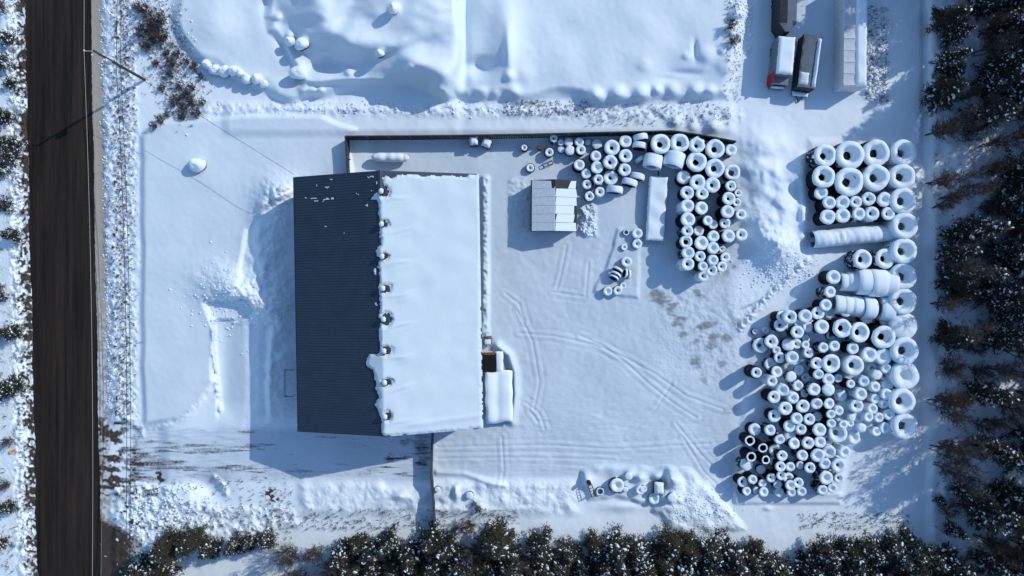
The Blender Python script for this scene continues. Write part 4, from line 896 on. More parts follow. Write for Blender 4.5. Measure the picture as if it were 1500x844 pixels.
# lower tyres: those that show largest stay things, the rest are one mass
budget = 298-len(tops)-len(E)
def score(l):
    off = math.hypot(l['px']-750, l['py']-422); t = tops[l['top']]
    same = min([math.hypot(u['px']-t['px']+(t['px']-750)/off*18, u['py']-t['py']+(t['py']-422)/off*18) for u in tops if u is not t]) if off > 1 else 0
    return (l['q'] == 0)*1000+(t['k'] == 't')*400+min(same, 30)*8+t['R']*40
lower.sort(key=score, reverse=True)
ind = lower[:max(0, budget)]; rest = lower[max(0, budget):]
for i, l in enumerate(ind):
    o = thing_tyre(l['x'], l['y'], l['z'], l['R'], None, i, l['tilt'], tops[l['top']]['lv']); tag(o, '%s tyre under the one %s' % ('low black' if l['q'] else 'black', tops[l['top']]['where']), 'tyre', 'black tyres directly beneath snow-capped ones')
base_m = MB(); base_m.lathe([(.60, .02), (.88, 0), (.97, .08), (.97, .64), (.88, .72), (.60, .70), (.55, .5), (.55, .2)], 22, closed=True)
for k in range(22): t = 2*math.pi*k/22; base_m.box((math.cos(t)*.985, math.sin(t)*.985, .36), (.05, .12, .66), 0, Matrix.Rotation(t, 3, 'Z'))
bv = np.array(base_m.v); bf = np.array(base_m.f)
Vs, Fs = [], []
for i, l in enumerate(rest):
    t = random.uniform(0, 6.28); ct_, st_ = math.cos(t), math.sin(t); q = bv*l['R']
    z = q[:, 2]+q[:, 0]*l['tilt'][0]+q[:, 1]*l['tilt'][1]
    Vs.append(np.stack([q[:, 0]*ct_-q[:, 1]*st_+l['x'], q[:, 0]*st_+q[:, 1]*ct_+l['y'], z+l['z']], 1)); Fs.append(bf+i*len(bv))
if Vs:
    o = link('tyre_stacks', npmesh('tyre_stacks', np.concatenate(Vs), np.concatenate(Fs), [M_rubber, M_plast1, M_plast2], np.repeat([tops[l['top']]['lv'] for l in rest], len(bf)))); tag(o, 'black tyres stacked out of sight beneath the snow-capped ones', 'tyres', kind='stuff')
print('TYRES', len(tops), len(E), len(lower), len(ind))

# ------------------------------------------------------------ small yard objects
def frame_rack(px, py, L, wd, ang, label, h=.5, bars=4):
    p = G(px, py); m = MB()
    for s_ in (-1, 1):
        m.tube([(-L/2, s_*wd/2, h), (L/2, s_*wd/2, h)], .05, 6)
        for x in (-L/2, L/2): m.tube([(x, s_*wd/2, -.1), (x, s_*wd/2, h)], .05, 6)
    for i in range(bars): x = -L/2+L*i/(bars-1); m.tube([(x, -wd/2, h), (x, wd/2, h)], .04, 6)
    o = m.obj('metal_rack', M_dsteel); o.location = p; o.rotation_euler = (0, 0, R_(ang)); tag(o, label, 'rack')
frame_rack(866, 717, 1.5, .5, -72, 'narrow black metal rack at the left end of the south mound', .7, 5)
frame_rack(802, 241, 1.3, .42, 22, 'short black rack lying beside a tyre near the fence', .4, 3)
frame_rack(224.5, 719.5, 1.6, .65, 8, 'small dark metal frame in the snow beside the driveway entrance', .45, 4)
def lump(px, py, r, h, name, label, cat, mtop, seed, grpn=None, squash=1.0):
    p = G(px, py); rd = random.Random(seed); m = MB(); n = 18
    prof = [(r*1.02, -.2), (r*1.0, h*.25), (r*.93, h*.55), (r*.75, h*.8), (r*.45, h*.95), (.001, h)]
    root = empty(name, p, rd.uniform(0, 3), label, cat, grpn)
    ph = [rd.uniform(0, 6) for _ in range(4)]
    wf = lambda j, t, rr: ((.10*math.sin(2*t+ph[0])+.06*math.sin(3*t+ph[1]+j))*rr, .05*h*math.sin(2*t+ph[2]))
    m.lathe([(a*.97, b*.85) for a, b in prof], n, wob=wf); m.obj('stone', M_rock, root)
    m = MB(); wf2 = lambda j, t, rr: ((.10*math.sin(2*t+ph[0])+.06*math.sin(3*t+ph[1]+j))*rr, .05*h*math.sin(2*t+ph[2])+(h*.20*math.sin(t+ph[3]) if j == 0 else 0))
    m.lathe([(r*1.05, h*.22), (r*1.0, h*.6), (r*.8, h*.92), (r*.45, h*1.08), (.001, h*1.12)], n, wob=wf2); m.obj('snow_cap', M_snow, root, True)
    return root
lump(291, 243, .95, 1.2, 'boulder', 'lone snow-capped boulder in the open west field', 'boulder', None, 3)
k = 0
for (x, y, r, h) in [(305, 96, .6, .9), (317, 104, .7, 1.1), (331, 106, .7, 1.1), (344, 105, .65, 1.1), (353, 108, .5, .8), (363, 117, .65, 1.0), (378, 117, .65, 1.0), (388, 124, .5, .8)]:
    k += 1; lump(x, y, r, h, 'boulder', 'snow-capped boulder, %s from the left in the row below the north-west snow field' % ORD[k], 'boulder', None, 20+k, 'snow-capped boulders in a row')
k = 0
for (x, y, r, h) in [(426, 62, .6, 2.4), (443, 66, .8, 2.6), (438, 108, .95, 1.8), (557, 80, .5, 2.5), (577, 14, .6, 2.9)]:
    k += 1; lump(x, y, r, .9, 'boulder', ['snowy boulder left of the tallest pointed one at top left', 'long snowy boulder with a dark edge near the top left hollow', 'big rounded snowy boulder below the top left hollow', 'small boulder half sunk in the middle of the north snow field', 'boulder poking out of the snow at the top edge'][k-1], 'boulder', None, 50+k)
def crate(px, py, a, sx, sy, h, label, rz, snow=.35):
    x, y, _ = W(px, py, h); p = (x, y, gzw(x, y)); root = empty('pallet_crate', p, R_(rz), label, 'crate'); m = MB()
    for k_ in range(int(h/.22)):
        for s_ in (-1, 1): m.box((s_*sx/2, 0, .1+k_*.22), (.04, sy, .15)); m.box((0, s_*sy/2, .12+k_*.22), (sx, .04, .15))
    m.box((0, 0, h/2), (sx*.9, sy*.9, h)); m.obj('crate_boards', M_wood, root)
    o = snow_slab(sx/2+.02, sy/2+.02, snow, int(px), 8, 8, .25, .05).obj('snow_cap', M_snow, root, True); o.location = (0, 0, h)
crate(694, 207, 0, 1.0, 1.1, 1.5, 'stack of pallets with a snow cap against the north fence', 3, .4)
crate(713, 210, 0, 1.1, 1.1, 1.3, 'tilted snow-capped crate second from the left along the north fence', -20, .4)
crate(963, 712, 0, 1.15, 1.5, 1.1, 'snow-capped crate with a dark gap on the south mound', 0, .4)
m = MB(); m.lathe([(.001, .9), (.26, .9), (.29, .86), (.29, .6), (.30, .58), (.29, .3), (.29, 0), (.001, 0)], 16); o = m.obj('drum', M_rust); o.location = G(790.5, 218); tag(o, 'rusty brown drum standing in shade below the north fence', 'drum')
m = MB(); m.lathe([(.001, .75), (.22, .74), (.27, .68), (.27, .1), (.22, 0), (.001, 0)], 16); o = m.obj('drum', M_dsteel); o.location = G(862, 705.5); tag(o, 'small black drum at the top of the south mound rack', 'drum')
m = MB(); m.lathe([(.28, 0), (.26, .06), (.12, .12), (.08, .7), (.001, .72)], 12); o = m.obj('marker_cone', M_orange); o.location = G(17, 662, .1); o.rotation_euler = (0, R_(80), .5); tag(o, 'small orange marker lying in the snow west of the road', 'marker')

# ------------------------------------------------------------ utility poles and lines
def pole(X, Y, label):
    root = empty('utility_pole', (X, Y, 0), 0, label, 'utility pole')
    m = MB(); m.tube([(0, 0, -.5), (0, 0, 6), (0, 0, 11.2)], [.19, .16, .13], 12); m.obj('pole_shaft', M_pole, root)
    m = MB(); m.tube([(0, 0, 11.0), (-.5, 0, 11.15), (-1.05, 0, 11.15)], .05, 8); m.obj('top_bracket', M_steel, root)
    m = MB(); m.tube([(0, 0, 9.6), (-1.1, 0, 9.7)], .05, 8); m.obj('lower_bracket', M_steel, root)
    m = MB(); m.lathe([(.001, 0), (.27, .02), (.29, .1), (.29, .85), (.25, .93), (.1, 1.0), (.001, 1.0)], 16); o = m.obj('transformer', M_steel, root, True); o.location = (.1, -.42, 8.3)
    m = MB(); m.lathe([(.05, .9), (.09, 1.05), (.05, 1.1), (.09, 1.18), (.03, 1.3), (.001, 1.3)], 10); q = m.obj('bushing', M_white, o, True)
    m = MB(); m.tube([(.0, .25, 8.8), (.45, .35, 8.9)], .04, 6); m.box((.5, .36, 8.9), (.14, .14, .5)); m.obj('cutout_switch', M_white, root)
    for z in (11.25, 9.8):
        m = MB(); m.lathe([(.05, 0), (.10, .05), (.05, .1), (.10, .15), (.04, .25), (.001, .26)], 10); i_ = m.obj('insulator', M_white, root, True); i_.location = (-1.02, 0, z-.05)
    m = MB(); m.box((0, 0, 6.4), (.5, .12, .12)); m.obj('cable_bracket', M_steel, root)
    return root
P1 = Vector(W(212, 117, .4)[:2]); P2 = Vector((-46.9, -46)); P0 = Vector((-49.2, 92))
pole(P1.x, P1.y, 'wooden utility pole with transformer leaning out of the roadside brush')
pole(P2.x, P2.y, 'wooden utility pole carrying the road lines south of the yard')
pole(P0.x, P0.y, 'wooden utility pole carrying the road lines north of the yard')
def wire(a, b, sag, r, mt, label, n=40):
    m = MB(); a, b = Vector(a), Vector(b); pts = []
    for i in range(n+1): t = i/n; p = a.lerp(b, t); p.z -= 4*sag*t*(1-t); pts.append(p)
    o = m_ = MB(); m_.tube(pts, r, 5); ob = m_.obj('overhead_line', mt); tag(ob, label, 'cable'); return ob
for A, B, s, nm in ((P1, P2, 1.5, 'south'), (P1, P0, 1.2, 'north')):
    wire((A.x-1.02, A.y, 11.35), (B.x-1.02, B.y, 11.35), .9*s/1.5, .022, M_wire2, 'pale overhead power line above the road running %s from the pole' % nm)
    wire((A.x-1.0, A.y, 9.9), (B.x-1.0, B.y, 9.9), 1.2, .012, M_wire2, 'thin pale neutral line beside the road running %s from the pole' % nm)
    wire((A.x-.22, A.y, 6.4), (B.x-.22, B.y, 6.4), s, .035, M_wire, 'left dark communication cable over the verge running %s from the pole' % nm)
    wire((A.x+.28, A.y, 6.4), (B.x+.28, B.y, 6.4), s*.95, .03, M_wire, 'right dark communication cable over the verge running %s from the pole' % nm)
e_ = W(431, 256, 6.9); wire((P1.x+.1, P1.y, 7.6), e_, .5, .025, M_wire, 'thin service line from the roadside pole to the warehouse corner')

# ------------------------------------------------------------ trees
def leaf_quads(cent, size, nrm_up=.5, r=rng):
    n = len(cent); a = r.normal(size=(n, 3)); a[:, 2] *= nrm_up; a /= np.linalg.norm(a, axis=1)[:, None]
    b = r.normal(size=(n, 3)); b -= (a*b).sum(1)[:, None]*a; b /= np.linalg.norm(b, axis=1)[:, None]
    s = size[:, None]; l = a*s; w_ = b*s*.42
    return np.stack([cent-l-w_*.4, cent-w_, cent+l, cent+w_], 1).reshape(-1, 3)
ICO = None
def ico():
    global ICO
    if ICO is None:
        import bmesh; bm = bmesh.new(); bmesh.ops.create_icosphere(bm, subdivisions=1, radius=1); ICO = (np.array([v.co[:] for v in bm.verts]), np.array([[v.index for v in f.verts] for f in bm.faces])); bm.free()
    return ICO
def evergreen(seed, H, R, mats, snow=1.0, shape=.8, nclump=150, base=.12, leaf=.17):
    r = np.random.default_rng(seed); nb = nclump//4
    C, Dr, Cs, Bid = [], [], [], []
    tr = []
    for b in range(nb):
        t = (b+r.random())/nb; t = t**.9; az = b*2.399+r.normal()*.35
        lob = 1+.15*math.sin(3*az+seed)+.12*math.sin(5*az+seed*2)
        L = R*((1-t)**shape*.92+.08)*lob*r.uniform(.62, 1.12); z = H*(base+(1-base)*t)
        u = np.array([math.cos(az), math.sin(az)]); k = max(1, int(round(L/.42)))
        droop = r.uniform(.0, .28)
        tr.append(((0, 0, z-.1), (u[0]*L*.9, u[1]*L*.9, z-droop*L+.05)))
        for i in range(k):
            f = (i+.75)/k; C.append((u[0]*L*f+r.normal()*.06, u[1]*L*f+r.normal()*.06, z-droop*L*f+r.normal()*.05)); Dr.append((u[0], u[1], -droop)); Cs.append(.20+.24*(1-.6*abs(f-.55))*(1-.45*t)*r.uniform(.7, 1.3)); Bid.append(b)
    C = np.array(C); Dr = np.array(Dr); Cs = np.array(Cs); Bid = np.array(Bid); nc = len(C)
    per = 44; cent = np.repeat(C, per, 0); D = np.repeat(Dr, per, 0); cr = np.repeat(Cs, per)
    S_ = np.stack([-D[:, 1], D[:, 0], 0*D[:, 0]], 1); g = r.normal(size=(len(cent), 3))
    cent = cent+D*(g[:, :1]*cr[:, None]*.75)+S_*(g[:, 1:2]*cr[:, None]*.8); cent[:, 2] += g[:, 2]*cr*.28
    a = D*r.uniform(.5, 1.1, (len(cent), 1))+S_*(np.sign(g[:, 1:2])*r.uniform(.1, 1.1, (len(cent), 1))); a[:, 2] += r.normal(size=len(cent))*.3; a /= np.linalg.norm(a, axis=1)[:, None]
    bb = r.normal(size=a.shape); bb[:, 2] *= .5; bb -= (a*bb).sum(1)[:, None]*a; bb /= np.linalg.norm(bb, axis=1)[:, None]
    sz = (r.uniform(.5, 1.3, len(cent))*leaf)[:, None]; l = a*sz; w_ = bb*sz*.34
    V = np.stack([cent-l-w_*.4, cent-w_, cent+l, cent+w_], 1).reshape(-1, 3); F = np.arange(len(V)).reshape(-1, 4)
    bm_ = r.choice([0, 1, 2], nb, p=[.6, .2, .2]); mi = np.repeat(bm_[Bid], per)
    cm = npmesh('crown', V, F, mats, mi)
    iv, jf = ico(); Vs, Fs = [], []; n = 0
    for c, d_, cr_ in zip(C, Dr, Cs):
        if r.random() > .62*snow: continue
        for _ in range(r.integers(1, 4)):
            sa = cr_*r.uniform(.25, .85)*(1 if r.random() < .85 else 1.5); sb = sa*r.uniform(.3, .7)
            v = iv*np.array([sa, sb, min(.09, sb*.6)])*r.uniform(.65, 1.3, (len(iv), 1)); a_ = math.atan2(d_[1], d_[0])+r.normal()*.5
            v = np.stack([v[:, 0]*math.cos(a_)-v[:, 1]*math.sin(a_), v[:, 0]*math.sin(a_)+v[:, 1]*math.cos(a_), v[:, 2]], 1)
            Vs.append(v+c+np.array([r.normal()*cr_*.6, r.normal()*cr_*.6, .06+r.random()*.10])); Fs.append(jf+n); n += len(iv)
    smh = npmesh('snow_clumps', np.concatenate(Vs), np.concatenate(Fs), M_snow, smooth=True) if Vs else None
    m = MB(); m.tube([(0, 0, -.3), (.03, 0, H*.5), (0, 0, H*.97)], [.03*H**.8+.04, .02*H**.8, .01], 8)
    for p_, q_ in tr: m.tube([p_, q_], [.035, .01], 4)
    return m.mesh('trunk', M_bark), cm, smh
def bare(seed, H, spread, tw=M_twig, multi=1, n1=26, fine=7, base=.15):
    r = random.Random(seed); tr = MB(); segs = []
    def tri(a, b, ra, rb): segs.append((a, b, ra, rb))
    for k in range(multi):
        an = r.uniform(0, 6.28); lean = r.uniform(0, .25) if multi > 1 else r.uniform(0, .05); o = Vector((math.cos(an), math.sin(an), 0))*(r.uniform(.05, .5) if multi > 1 else 0)
        Hk = H*r.uniform(.75, 1); pts = [o-Vector((0, 0, .3))]
        for i in range(1, 7): pts.append(o+Vector((math.cos(an)*lean*Hk*i/6+r.gauss(0, .04)*Hk/6, math.sin(an)*lean*Hk*i/6+r.gauss(0, .04)*Hk/6, Hk*i/6)))
        r0 = .012*H/math.sqrt(multi)+.015; tr.tube(pts, [r0*(1-i/6.6) for i in range(7)], 6)
        for b in range(n1//multi+2):
            t = base+(1-base)*r.random(); fi = t*6; i0 = min(5, int(fi)); p = pts[i0].lerp(pts[i0+1], fi-i0)
            a = r.uniform(0, 6.28); L = spread*(1.05-t)**.6*r.uniform(.6, 1.1)+.1; el = r.uniform(.5, 1.1)
            d = Vector((math.cos(a), math.sin(a), el)).normalized(); q = p+d*L*.5+Vector((0, 0, .02)); e = q+(d+Vector((r.gauss(0, .2), r.gauss(0, .2), .15))).normalized()*L*.5
            tri(p, q, .022, .014); tri(q, e, .014, .006)
            for c in range(fine):
                s = r.random(); w0 = p.lerp(q, s*2) if s < .5 else q.lerp(e, s*2-1)
                d2 = (d+Vector((r.gauss(0, .6), r.gauss(0, .6), r.gauss(.15, .4)))).normalized(); l2 = L*r.uniform(.25, .5); w1 = w0+d2*l2; tri(w0, w1, .009, .004)
                for g_ in range(4):
                    s2 = r.random(); u0 = w0.lerp(w1, s2); d3 = (d2+Vector((r.gauss(0, .7), r.gauss(0, .7), r.gauss(.1, .4)))).normalized(); tri(u0, u0+d3*l2*r.uniform(.3, .7), .006, .003)
    A = np.array([s[0][:] for s in segs]); B = np.array([s[1][:] for s in segs]); ra = np.array([s[2] for s in segs])[:, None]*2.1; rb = np.array([s[3] for s in segs])[:, None]*2.4
    D = B-A; D /= np.linalg.norm(D, axis=1)[:, None]+1e-9; U = np.cross(D, [0.3, .2, 1.0]); U /= np.linalg.norm(U, axis=1)[:, None]; Wv = np.cross(D, U)
    V = []
    for P, rr in ((A, ra), (B, rb)):
        for k in range(3): t = 2.094*k; V.append(P+rr*(math.cos(t)*U+math.sin(t)*Wv))
    V = np.stack(V, 1).reshape(-1, 3); n = len(segs); b = np.arange(n)[:, None]*6
    F = np.concatenate([b+np.array([0, 1, 4, 3]), b+np.array([1, 2, 5, 4]), b+np.array([2, 0, 3, 5])])
    return tr.mesh('trunk', M_bark), npmesh('crown', V, F, tw), None
GM = [M_green, M_green2, M_green3]; GO = [M_green2, M_green, M_green3]
KIND = {'e': [evergreen(i, 7.5, 2.2, GM, 1.0, .75, 210) for i in range(4)], 'g': [evergreen(20+i, 6.5, 2.3, GO, .35, .6, 200) for i in range(2)],
        'E': [evergreen(40+i, 13, 2.9, [M_green, M_twig, M_green3], .75, .75, 330) for i in range(4)], 'b': [bare(60+i, 7, 2.7, M_twig, 4, 64, 9) for i in range(3)],
        'B': [bare(70+i, 11, 2.2, M_twig2 if i != 1 else M_twig, 3, 84, 9, .2) for i in range(4)], 's': [evergreen(80+i, 2.0, 1.2, GM, 1.0, .5, 60, .15, .13) for i in range(2)]}
NAME = {'e': ('evergreen_tree', 'snow-flecked evergreen'), 'g': ('evergreen_tree', 'olive green evergreen'), 'E': ('conifer_tree', 'dark conifer'), 'b': ('bare_tree', 'bare brown tree'), 'B': ('bare_tree', 'reddish bare tree'), 's': ('evergreen_bush', 'snow-dusted evergreen bush')}
protos = {}
trees = []
def tree(kind, px, py, s=1.0, zone='', h=None):
    trees.append((kind, px, py, s, zone))
# south belt
for (k_, x, y, s) in [('e', 222, 820, .8), ('g', 262, 790, 1.0), ('g', 292, 783, .85), ('e', 250, 825, .9), ('e', 318, 795, .7), ('e', 350, 792, .62), ('e', 372, 788, .5), ('e', 398, 785, .6), ('b', 432, 803, .9), ('b', 465, 800, .7), ('b', 447, 835, .9),
        ('e', 508, 800, .8), ('g', 530, 790, .7), ('e', 548, 795, .8), ('e', 575, 783, .75), ('e', 605, 800, .8), ('e', 632, 783, .8), ('e', 655, 788, .9), ('b', 690, 765, .6), ('b', 698, 800, 1.0), ('e', 672, 815, .9), ('g', 728, 780, 1.1), ('e', 752, 808, .9), ('e', 790, 790, .85), ('b', 812, 812, .9),
        ('e', 760, 835, .8), ('e', 830, 800, .7), ('g', 868, 790, .7), ('e', 895, 792, 1.0), ('e', 925, 795, 1.0), ('g', 975, 786, .9), ('g', 1000, 795, .85), ('e', 1030, 795, .95), ('e', 1060, 800, .9), ('e', 1088, 808, .85), ('e', 1112, 812, .8), ('g', 1100, 797, .6), ('e', 1135, 828, .9),
        ('e', 1172, 820, .8), ('e', 1195, 800, .85), ('e', 1225, 798, .9), ('e', 1255, 795, .9), ('e', 1285, 797, .95), ('e', 1312, 795, .9), ('e', 1338, 805, .85), ('b', 1358, 812, .8), ('e', 1385, 770, .55), ('b', 1400, 835, .8)]: tree(k_, x, y, s, 'in the front row of the south tree belt')
for (k_, x, y, s) in [('e', 285, 868, .8), ('b', 420, 850, 1.0), ('e', 470, 862, .9), ('b', 492, 822, 1.0), ('e', 520, 862, 1.0), ('e', 515, 828, .9), ('e', 440, 875, .8), ('e', 545, 832, .9), ('e', 585, 838, 1.0), ('e', 622, 840, 1.0), ('e', 660, 842, 1.0), ('b', 715, 842, 1.1), ('b', 780, 850, 1.0), ('e', 850, 842, 1.0), ('e', 885, 835, 1.0), ('e', 925, 838, 1.0), ('e', 965, 838, 1.0), ('e', 1010, 838, 1.05), ('e', 1050, 838, 1.0), ('e', 1090, 842, 1.0),
        ('e', 1190, 840, 1.0), ('e', 1225, 840, 1.0), ('e', 1265, 838, 1.1), ('e', 1300, 838, 1.0), ('e', 1335, 842, .9), ('e', 500, 850, .9), ('e', 810, 845, .9)]: tree(k_, x, y, s, 'in the back row of the south tree belt')
# east wood, front
for (k_, x, y, s) in [('g', 1352, 40, 1.0), ('E', 1362, 62, .55), ('E', 1352, 98, .6), ('g', 1362, 112, .8), ('g', 1342, 146, 1.15), ('B', 1352, 196, .85), ('B', 1362, 200, .7), ('B', 1352, 268, .85), ('B', 1366, 290, .8), ('B', 1358, 305, .6), ('s', 1376, 345, 1.0), ('E', 1358, 372, .6), ('B', 1368, 380, .8), ('g', 1362, 410, 1.1), ('g', 1372, 428, .9), ('B', 1376, 412, .85), ('B', 1360, 445, .7),
        ('g', 1358, 492, 1.0), ('B', 1378, 488, .8), ('b', 1368, 535, .8), ('b', 1372, 545, .6), ('B', 1348, 588, .75), ('B', 1362, 582, .7), ('B', 1372, 602, .7), ('B', 1352, 655, .8), ('B', 1368, 650, .8), ('B', 1362, 680, .8), ('B', 1380, 690, .8), ('e', 1350, 730, .35), ('s', 1390, 712, 1.0), ('b', 1366, 740, .5), ('B', 1398, 180, .8)]: tree(k_, x+(20 if k_ in 'gEe' else 8), y, s*(.88 if k_ in 'gE' else 1), 'at the edge of the east wood')
rt = random.Random(4)
for row, x0 in ((0, 1438), (1, 1474), (2, 1512), (3, 1552)):
    for j in range(24):
        tree(rt.choice(['E', 'E', 'E', 'B', 'B']), x0+rt.uniform(-12, 12)+(6 if j % 2 else -6)-4, -60+j*40+rt.uniform(-12, 12), rt.uniform(.8, 1.15)*(1 if row else .7), 'in row %d' % row)
for row, x0 in ((3, 1600), (3, 1660)):
    for j in range(9): tree('E', x0+rt.uniform(-15, 15), -200+j*90+rt.uniform(-20, 20), rt.uniform(1.0, 1.3), 'out')
for j in range(26): tree(rt.choice('BBbE'), rt.uniform(1395, 1440), -20+j*33+rt.uniform(-12, 12), rt.uniform(.45, .8), 'in row 4')
# north-east shade trees outside the frame
for j in range(7): tree(rt.choice('EB'), 1300+j*40+rt.uniform(-10, 10), -95+rt.uniform(-30, 10), rt.uniform(.6, 1.0), 'out')
for (x_, y_) in [(1345, -60), (1385, -50), (1420, -90), (1360, -120), (1330, -150), (1400, -160), (1300, -190), (1452, -60)]: tree('E', x_, y_, 1.15, 'out')
# west side
for (k_, x, y, s) in [('s', 18, 60, 1.0), ('s', 10, 95, 1.1), ('s', 22, 125, .9), ('e', 18, 175, .55), ('e', 28, 215, .6), ('e', 24, 232, .5), ('s', 8, 250, 1.0), ('e', 26, 345, .45), ('s', 10, 300, 1.0), ('e', 30, 485, .55), ('s', 6, 430, 1.0), ('e', 32, 562, .6), ('e', 18, 570, .6), ('b', 20, 645, .4), ('e', 22, 738, .45), ('b', 15, 705, .4), ('e', 10, 790, .5), ('b', 12, 20, .6), ('b', -5, 400, .7), ('e', -12, 500, .9), ('e', -12, 200, .9), ('b', -15, 600, .8)]: tree(k_, x, y, s, 'on the bank west of the road')
rs = random.Random(9)
for yy_, st_ in ((818, 27), (845, 27), (872, 30)):
    x_ = 500 if yy_ < 860 else 240
    while x_ < 1400:
        if not (1140 < x_ < 1172 and yy_ < 860): tree(rs.choice(['e', 'e', 'e', 'b', 'e', 'g']), x_+rs.uniform(-7, 7), yy_+rs.uniform(-6, 6), rs.uniform(.75, 1.05), 'in the back row of the south tree belt')
        x_ += st_
seen = {}
byz = {}
for t in trees: byz.setdefault((t[4], t[0]), []).append(t)
PM = {}
for (kind, px, py, s, zone) in trees:
    x, y, z = G(min(max(px, -69), 1560), min(max(py, -69), 905)) if (-69 < px < 1560 and -69 < py < 905) else (*W(px, py, .4)[:2], .4)
    vi = rt.randrange(len(KIND[kind])); tr_, cr_, sn_ = KIND[kind][vi]; nm, desc = NAME[kind]
    root = empty(nm, (x, y, z), rt.uniform(0, 6.28)); q = s*rt.uniform(.93, 1.07); root.scale = (q, q, q*rt.uniform(.92, 1.08))
    link('trunk', tr_, root); link('crown', cr_, root)
    if sn_: link('snow_clumps', sn_, root)
    size = 'small' if s < .65 else 'tall' if s > 1.02 else 'mid-sized'
    L = sorted(byz[(zone, kind)], key=(lambda t: t[1]) if 'south' in zone else (lambda t: t[2])); i = L.index((kind, px, py, s, zone))
    ordn = (ORD[i+1] if i+1 < len(ORD) else str(i+1)+'th')
    if zone == 'out': lab = '%s, %s such beyond the photographed wood' % (desc, ordn); root['group'] = 'trees beyond the frame'
    elif 'south' in zone: lab = '%s %s, %s such from the left in the %s row, south belt' % (size, desc, ordn, 'front' if 'front' in zone else 'rear'); root['group'] = 'trees of the south belt'
    elif zone[-1].isdigit(): lab = ('small %s, %s such from the top in the fringe of the east wood' % (desc, ordn)) if zone[-1] == '4' else '%s, %s such from the top in the %s line of the east wood' % (desc, ordn, ORD[int(zone[-1])+1]); root['group'] = 'trees inside the east wood'
    else: lab = '%s %s, %s such from the top %s' % (size, desc, ordn, 'on the east wood edge' if 'east' in zone else 'west of the road'); root['group'] = 'trees at the east edge' if 'east' in zone else 'trees on the west bank'
    root['label'] = lab; root['category'] = 'tree' if kind != 's' else 'bush'

# bare roadside shrubs
SH = [bare(90+i, 1.5, .8, M_twig, 8, 34, 5, .1) for i in range(3)]
k = 0
spots = [(215, 18), (222, 34), (232, 44), (226, 58), (238, 30), (240, 60), (218, 70), (246, 78), (262, 80), (276, 92), (288, 100), (296, 112), (250, 110), (238, 128), (262, 128), (275, 140), (258, 148), (282, 152), (270, 162), (246, 168), (238, 176), (228, 186), (268, 174), (204, 12), (284, 130), (298, 150), (212, 48), (255, 95), (230, 95), (290, 165), (1068, 40), (1074, 60), (700, 745), (695, 738)]
for (x, y) in spots:
    k += 1; a, b, _ = SH[k % 3]; root = empty('bare_shrub', G(x, y, -.1), rt.uniform(0, 6)); s = rt.uniform(.55, 1.05)*(1.2 if y < 70 else .9); root.scale = (s, s, s)
    link('stem', a, root); link('twigs', b, root)
    tag(root, 'bare twiggy shrub, %s from the top of the roadside thicket' % (ORD[k] if k < len(ORD) else '%dth' % k) if k <= 30 else ['', 'bare shrub on the bank left of the trailers, upper', 'bare shrub on the bank left of the trailers, lower', 'grey bare shrub at the south fence beside the half-buried tyre', 'small grey shrub just above the south belt near the fence'][k-30], 'shrub', 'bare roadside shrubs')

# weeds poking through snow
ws = []
def weed_zone(n, x0, y0, x1, y1, hmin, hmax):
    for _ in range(n): ws.append((rt.uniform(x0, x1), rt.uniform(y0, y1), rt.uniform(hmin, hmax)))
for _ in range(2300):
    y = rt.uniform(-30, 610); ws.append((rt.gauss(179, 9), y, rt.uniform(.08, .28)))
for _ in range(900):
    y = rt.uniform(-30, 860); ws.append((roadL(y)-rt.uniform(3, 24), y, rt.uniform(.1, .35)))

for _ in range(900): t_ = rt.random(); ws.append((222+t_*48+rt.gauss(0, 17), 8+t_*155+rt.gauss(0, 14), rt.uniform(.15, .45)))
weed_zone(1, 200, 0, 305, 190, .15, .5); weed_zone(330, 740, 148, 860, 170, .1, .3); weed_zone(350, 860, 150, 1070, 185, .1, .3); weed_zone(90, 400, 150, 740, 168, .08, .2)
weed_zone(300, 1268, 10, 1300, 150, .15, .4); weed_zone(420, 190, 700, 430, 790, .1, .4); weed_zone(300, 390, 745, 760, 775, .2, .6)
weed_zone(350, 1370, 0, 1440, 840, .15, .5); weed_zone(160, 0, 0, 30, 840, .2, .5); weed_zone(120, 1060, 0, 1085, 150, .1, .4); weed_zone(250, 1170, 750, 1330, 775, .1, .35)
A, D_ = [], []
for (x, y, h) in ws:
    p = G(x, y)
    for _ in range(4):
        A.append((p[0]+rt.gauss(0, .06), p[1]+rt.gauss(0, .06), p[2]-.05)); D_.append((rt.gauss(0, .45)*h, rt.gauss(0, .45)*h, h*1.1))
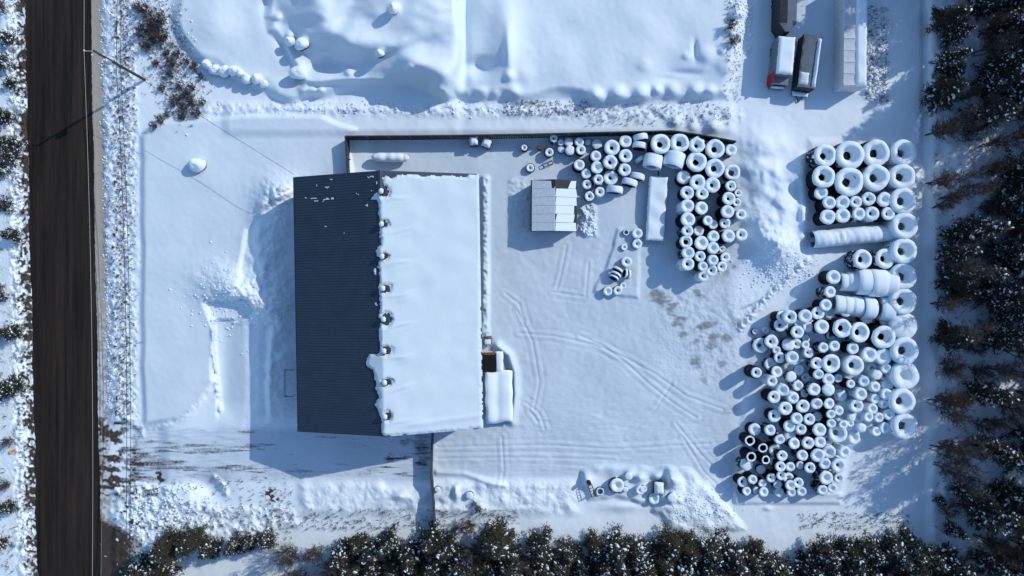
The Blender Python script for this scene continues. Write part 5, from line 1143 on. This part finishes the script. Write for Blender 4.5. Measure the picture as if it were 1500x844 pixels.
A = np.array(A); D_ = np.array(D_); n = len(A); pr = rng.normal(size=(n, 3)); pr = np.cross(D_, pr); pr /= np.linalg.norm(pr, axis=1)[:, None]; wd = rng.uniform(.015, .04, (n, 1))
V = np.stack([A-pr*wd, A+pr*wd, A+D_+pr*wd*.5, A+D_-pr*wd*.5], 1).reshape(-1, 3)
o = link('dead_weeds', npmesh('dead_weeds', V, np.arange(4*n).reshape(-1, 4), M_weed)); tag(o, 'dry weed stalks poking through snow along the verge and banks', 'weeds', kind='stuff')
# snow clods
iv, jf = ico(); Vs, Fs = [], []; n = 0
def clods(nn, fxy, s0, s1):
    global n
    for _ in range(nn):
        x, y = fxy(); p = G(x, y); s = rt.uniform(s0, s1); v = iv*np.array([s*rt.uniform(.8, 1.5), s, s*.7])*rng.uniform(.75, 1.25, (len(iv), 1)); Vs.append(v+np.array(p)+[0, 0, s*.2]); Fs.append(jf+n); n += len(iv)
clods(500, lambda: (rt.gauss(861, 5), rt.uniform(302, 346)), .05, .17)
clods(500, lambda: (lambda y: (roadR(y)+rt.gauss(17, 2.5), y))(rt.uniform(-30, 600)), .04, .13)
clods(260, lambda: (rt.uniform(190, 290), rt.uniform(712, 790)), .06, .22)
clods(350, lambda: (rt.gauss(1283, 8), rt.uniform(10, 150)), .06, .2)
clods(300, lambda: (rt.gauss(1140, 30), rt.gauss(395, 14)), .05, .14)
clods(200, lambda: (rt.gauss(1030, 28), rt.gauss(745, 16)), .04, .13)
clods(200, lambda: (rt.gauss(340, 35), rt.gauss(440, 25)), .05, .16)
def thicket(): t_ = rt.random(); return (225+t_*50+rt.gauss(0, 18), 15+t_*150+rt.gauss(0, 14))
clods(500, thicket, .05, .16)
clods(130, lambda: (rt.uniform(400, 860), rt.gauss(160, 5)), .05, .16)
clods(200, lambda: (rt.uniform(1070, 1100), rt.uniform(0, 80)), .06, .2)
o = link('snow_clods', npmesh('snow_clods', np.concatenate(Vs), np.concatenate(Fs), M_snow, smooth=True)); tag(o, 'loose snow clods along banks and verges', 'snow', kind='stuff')
print('DONE', len(bpy.data.objects))
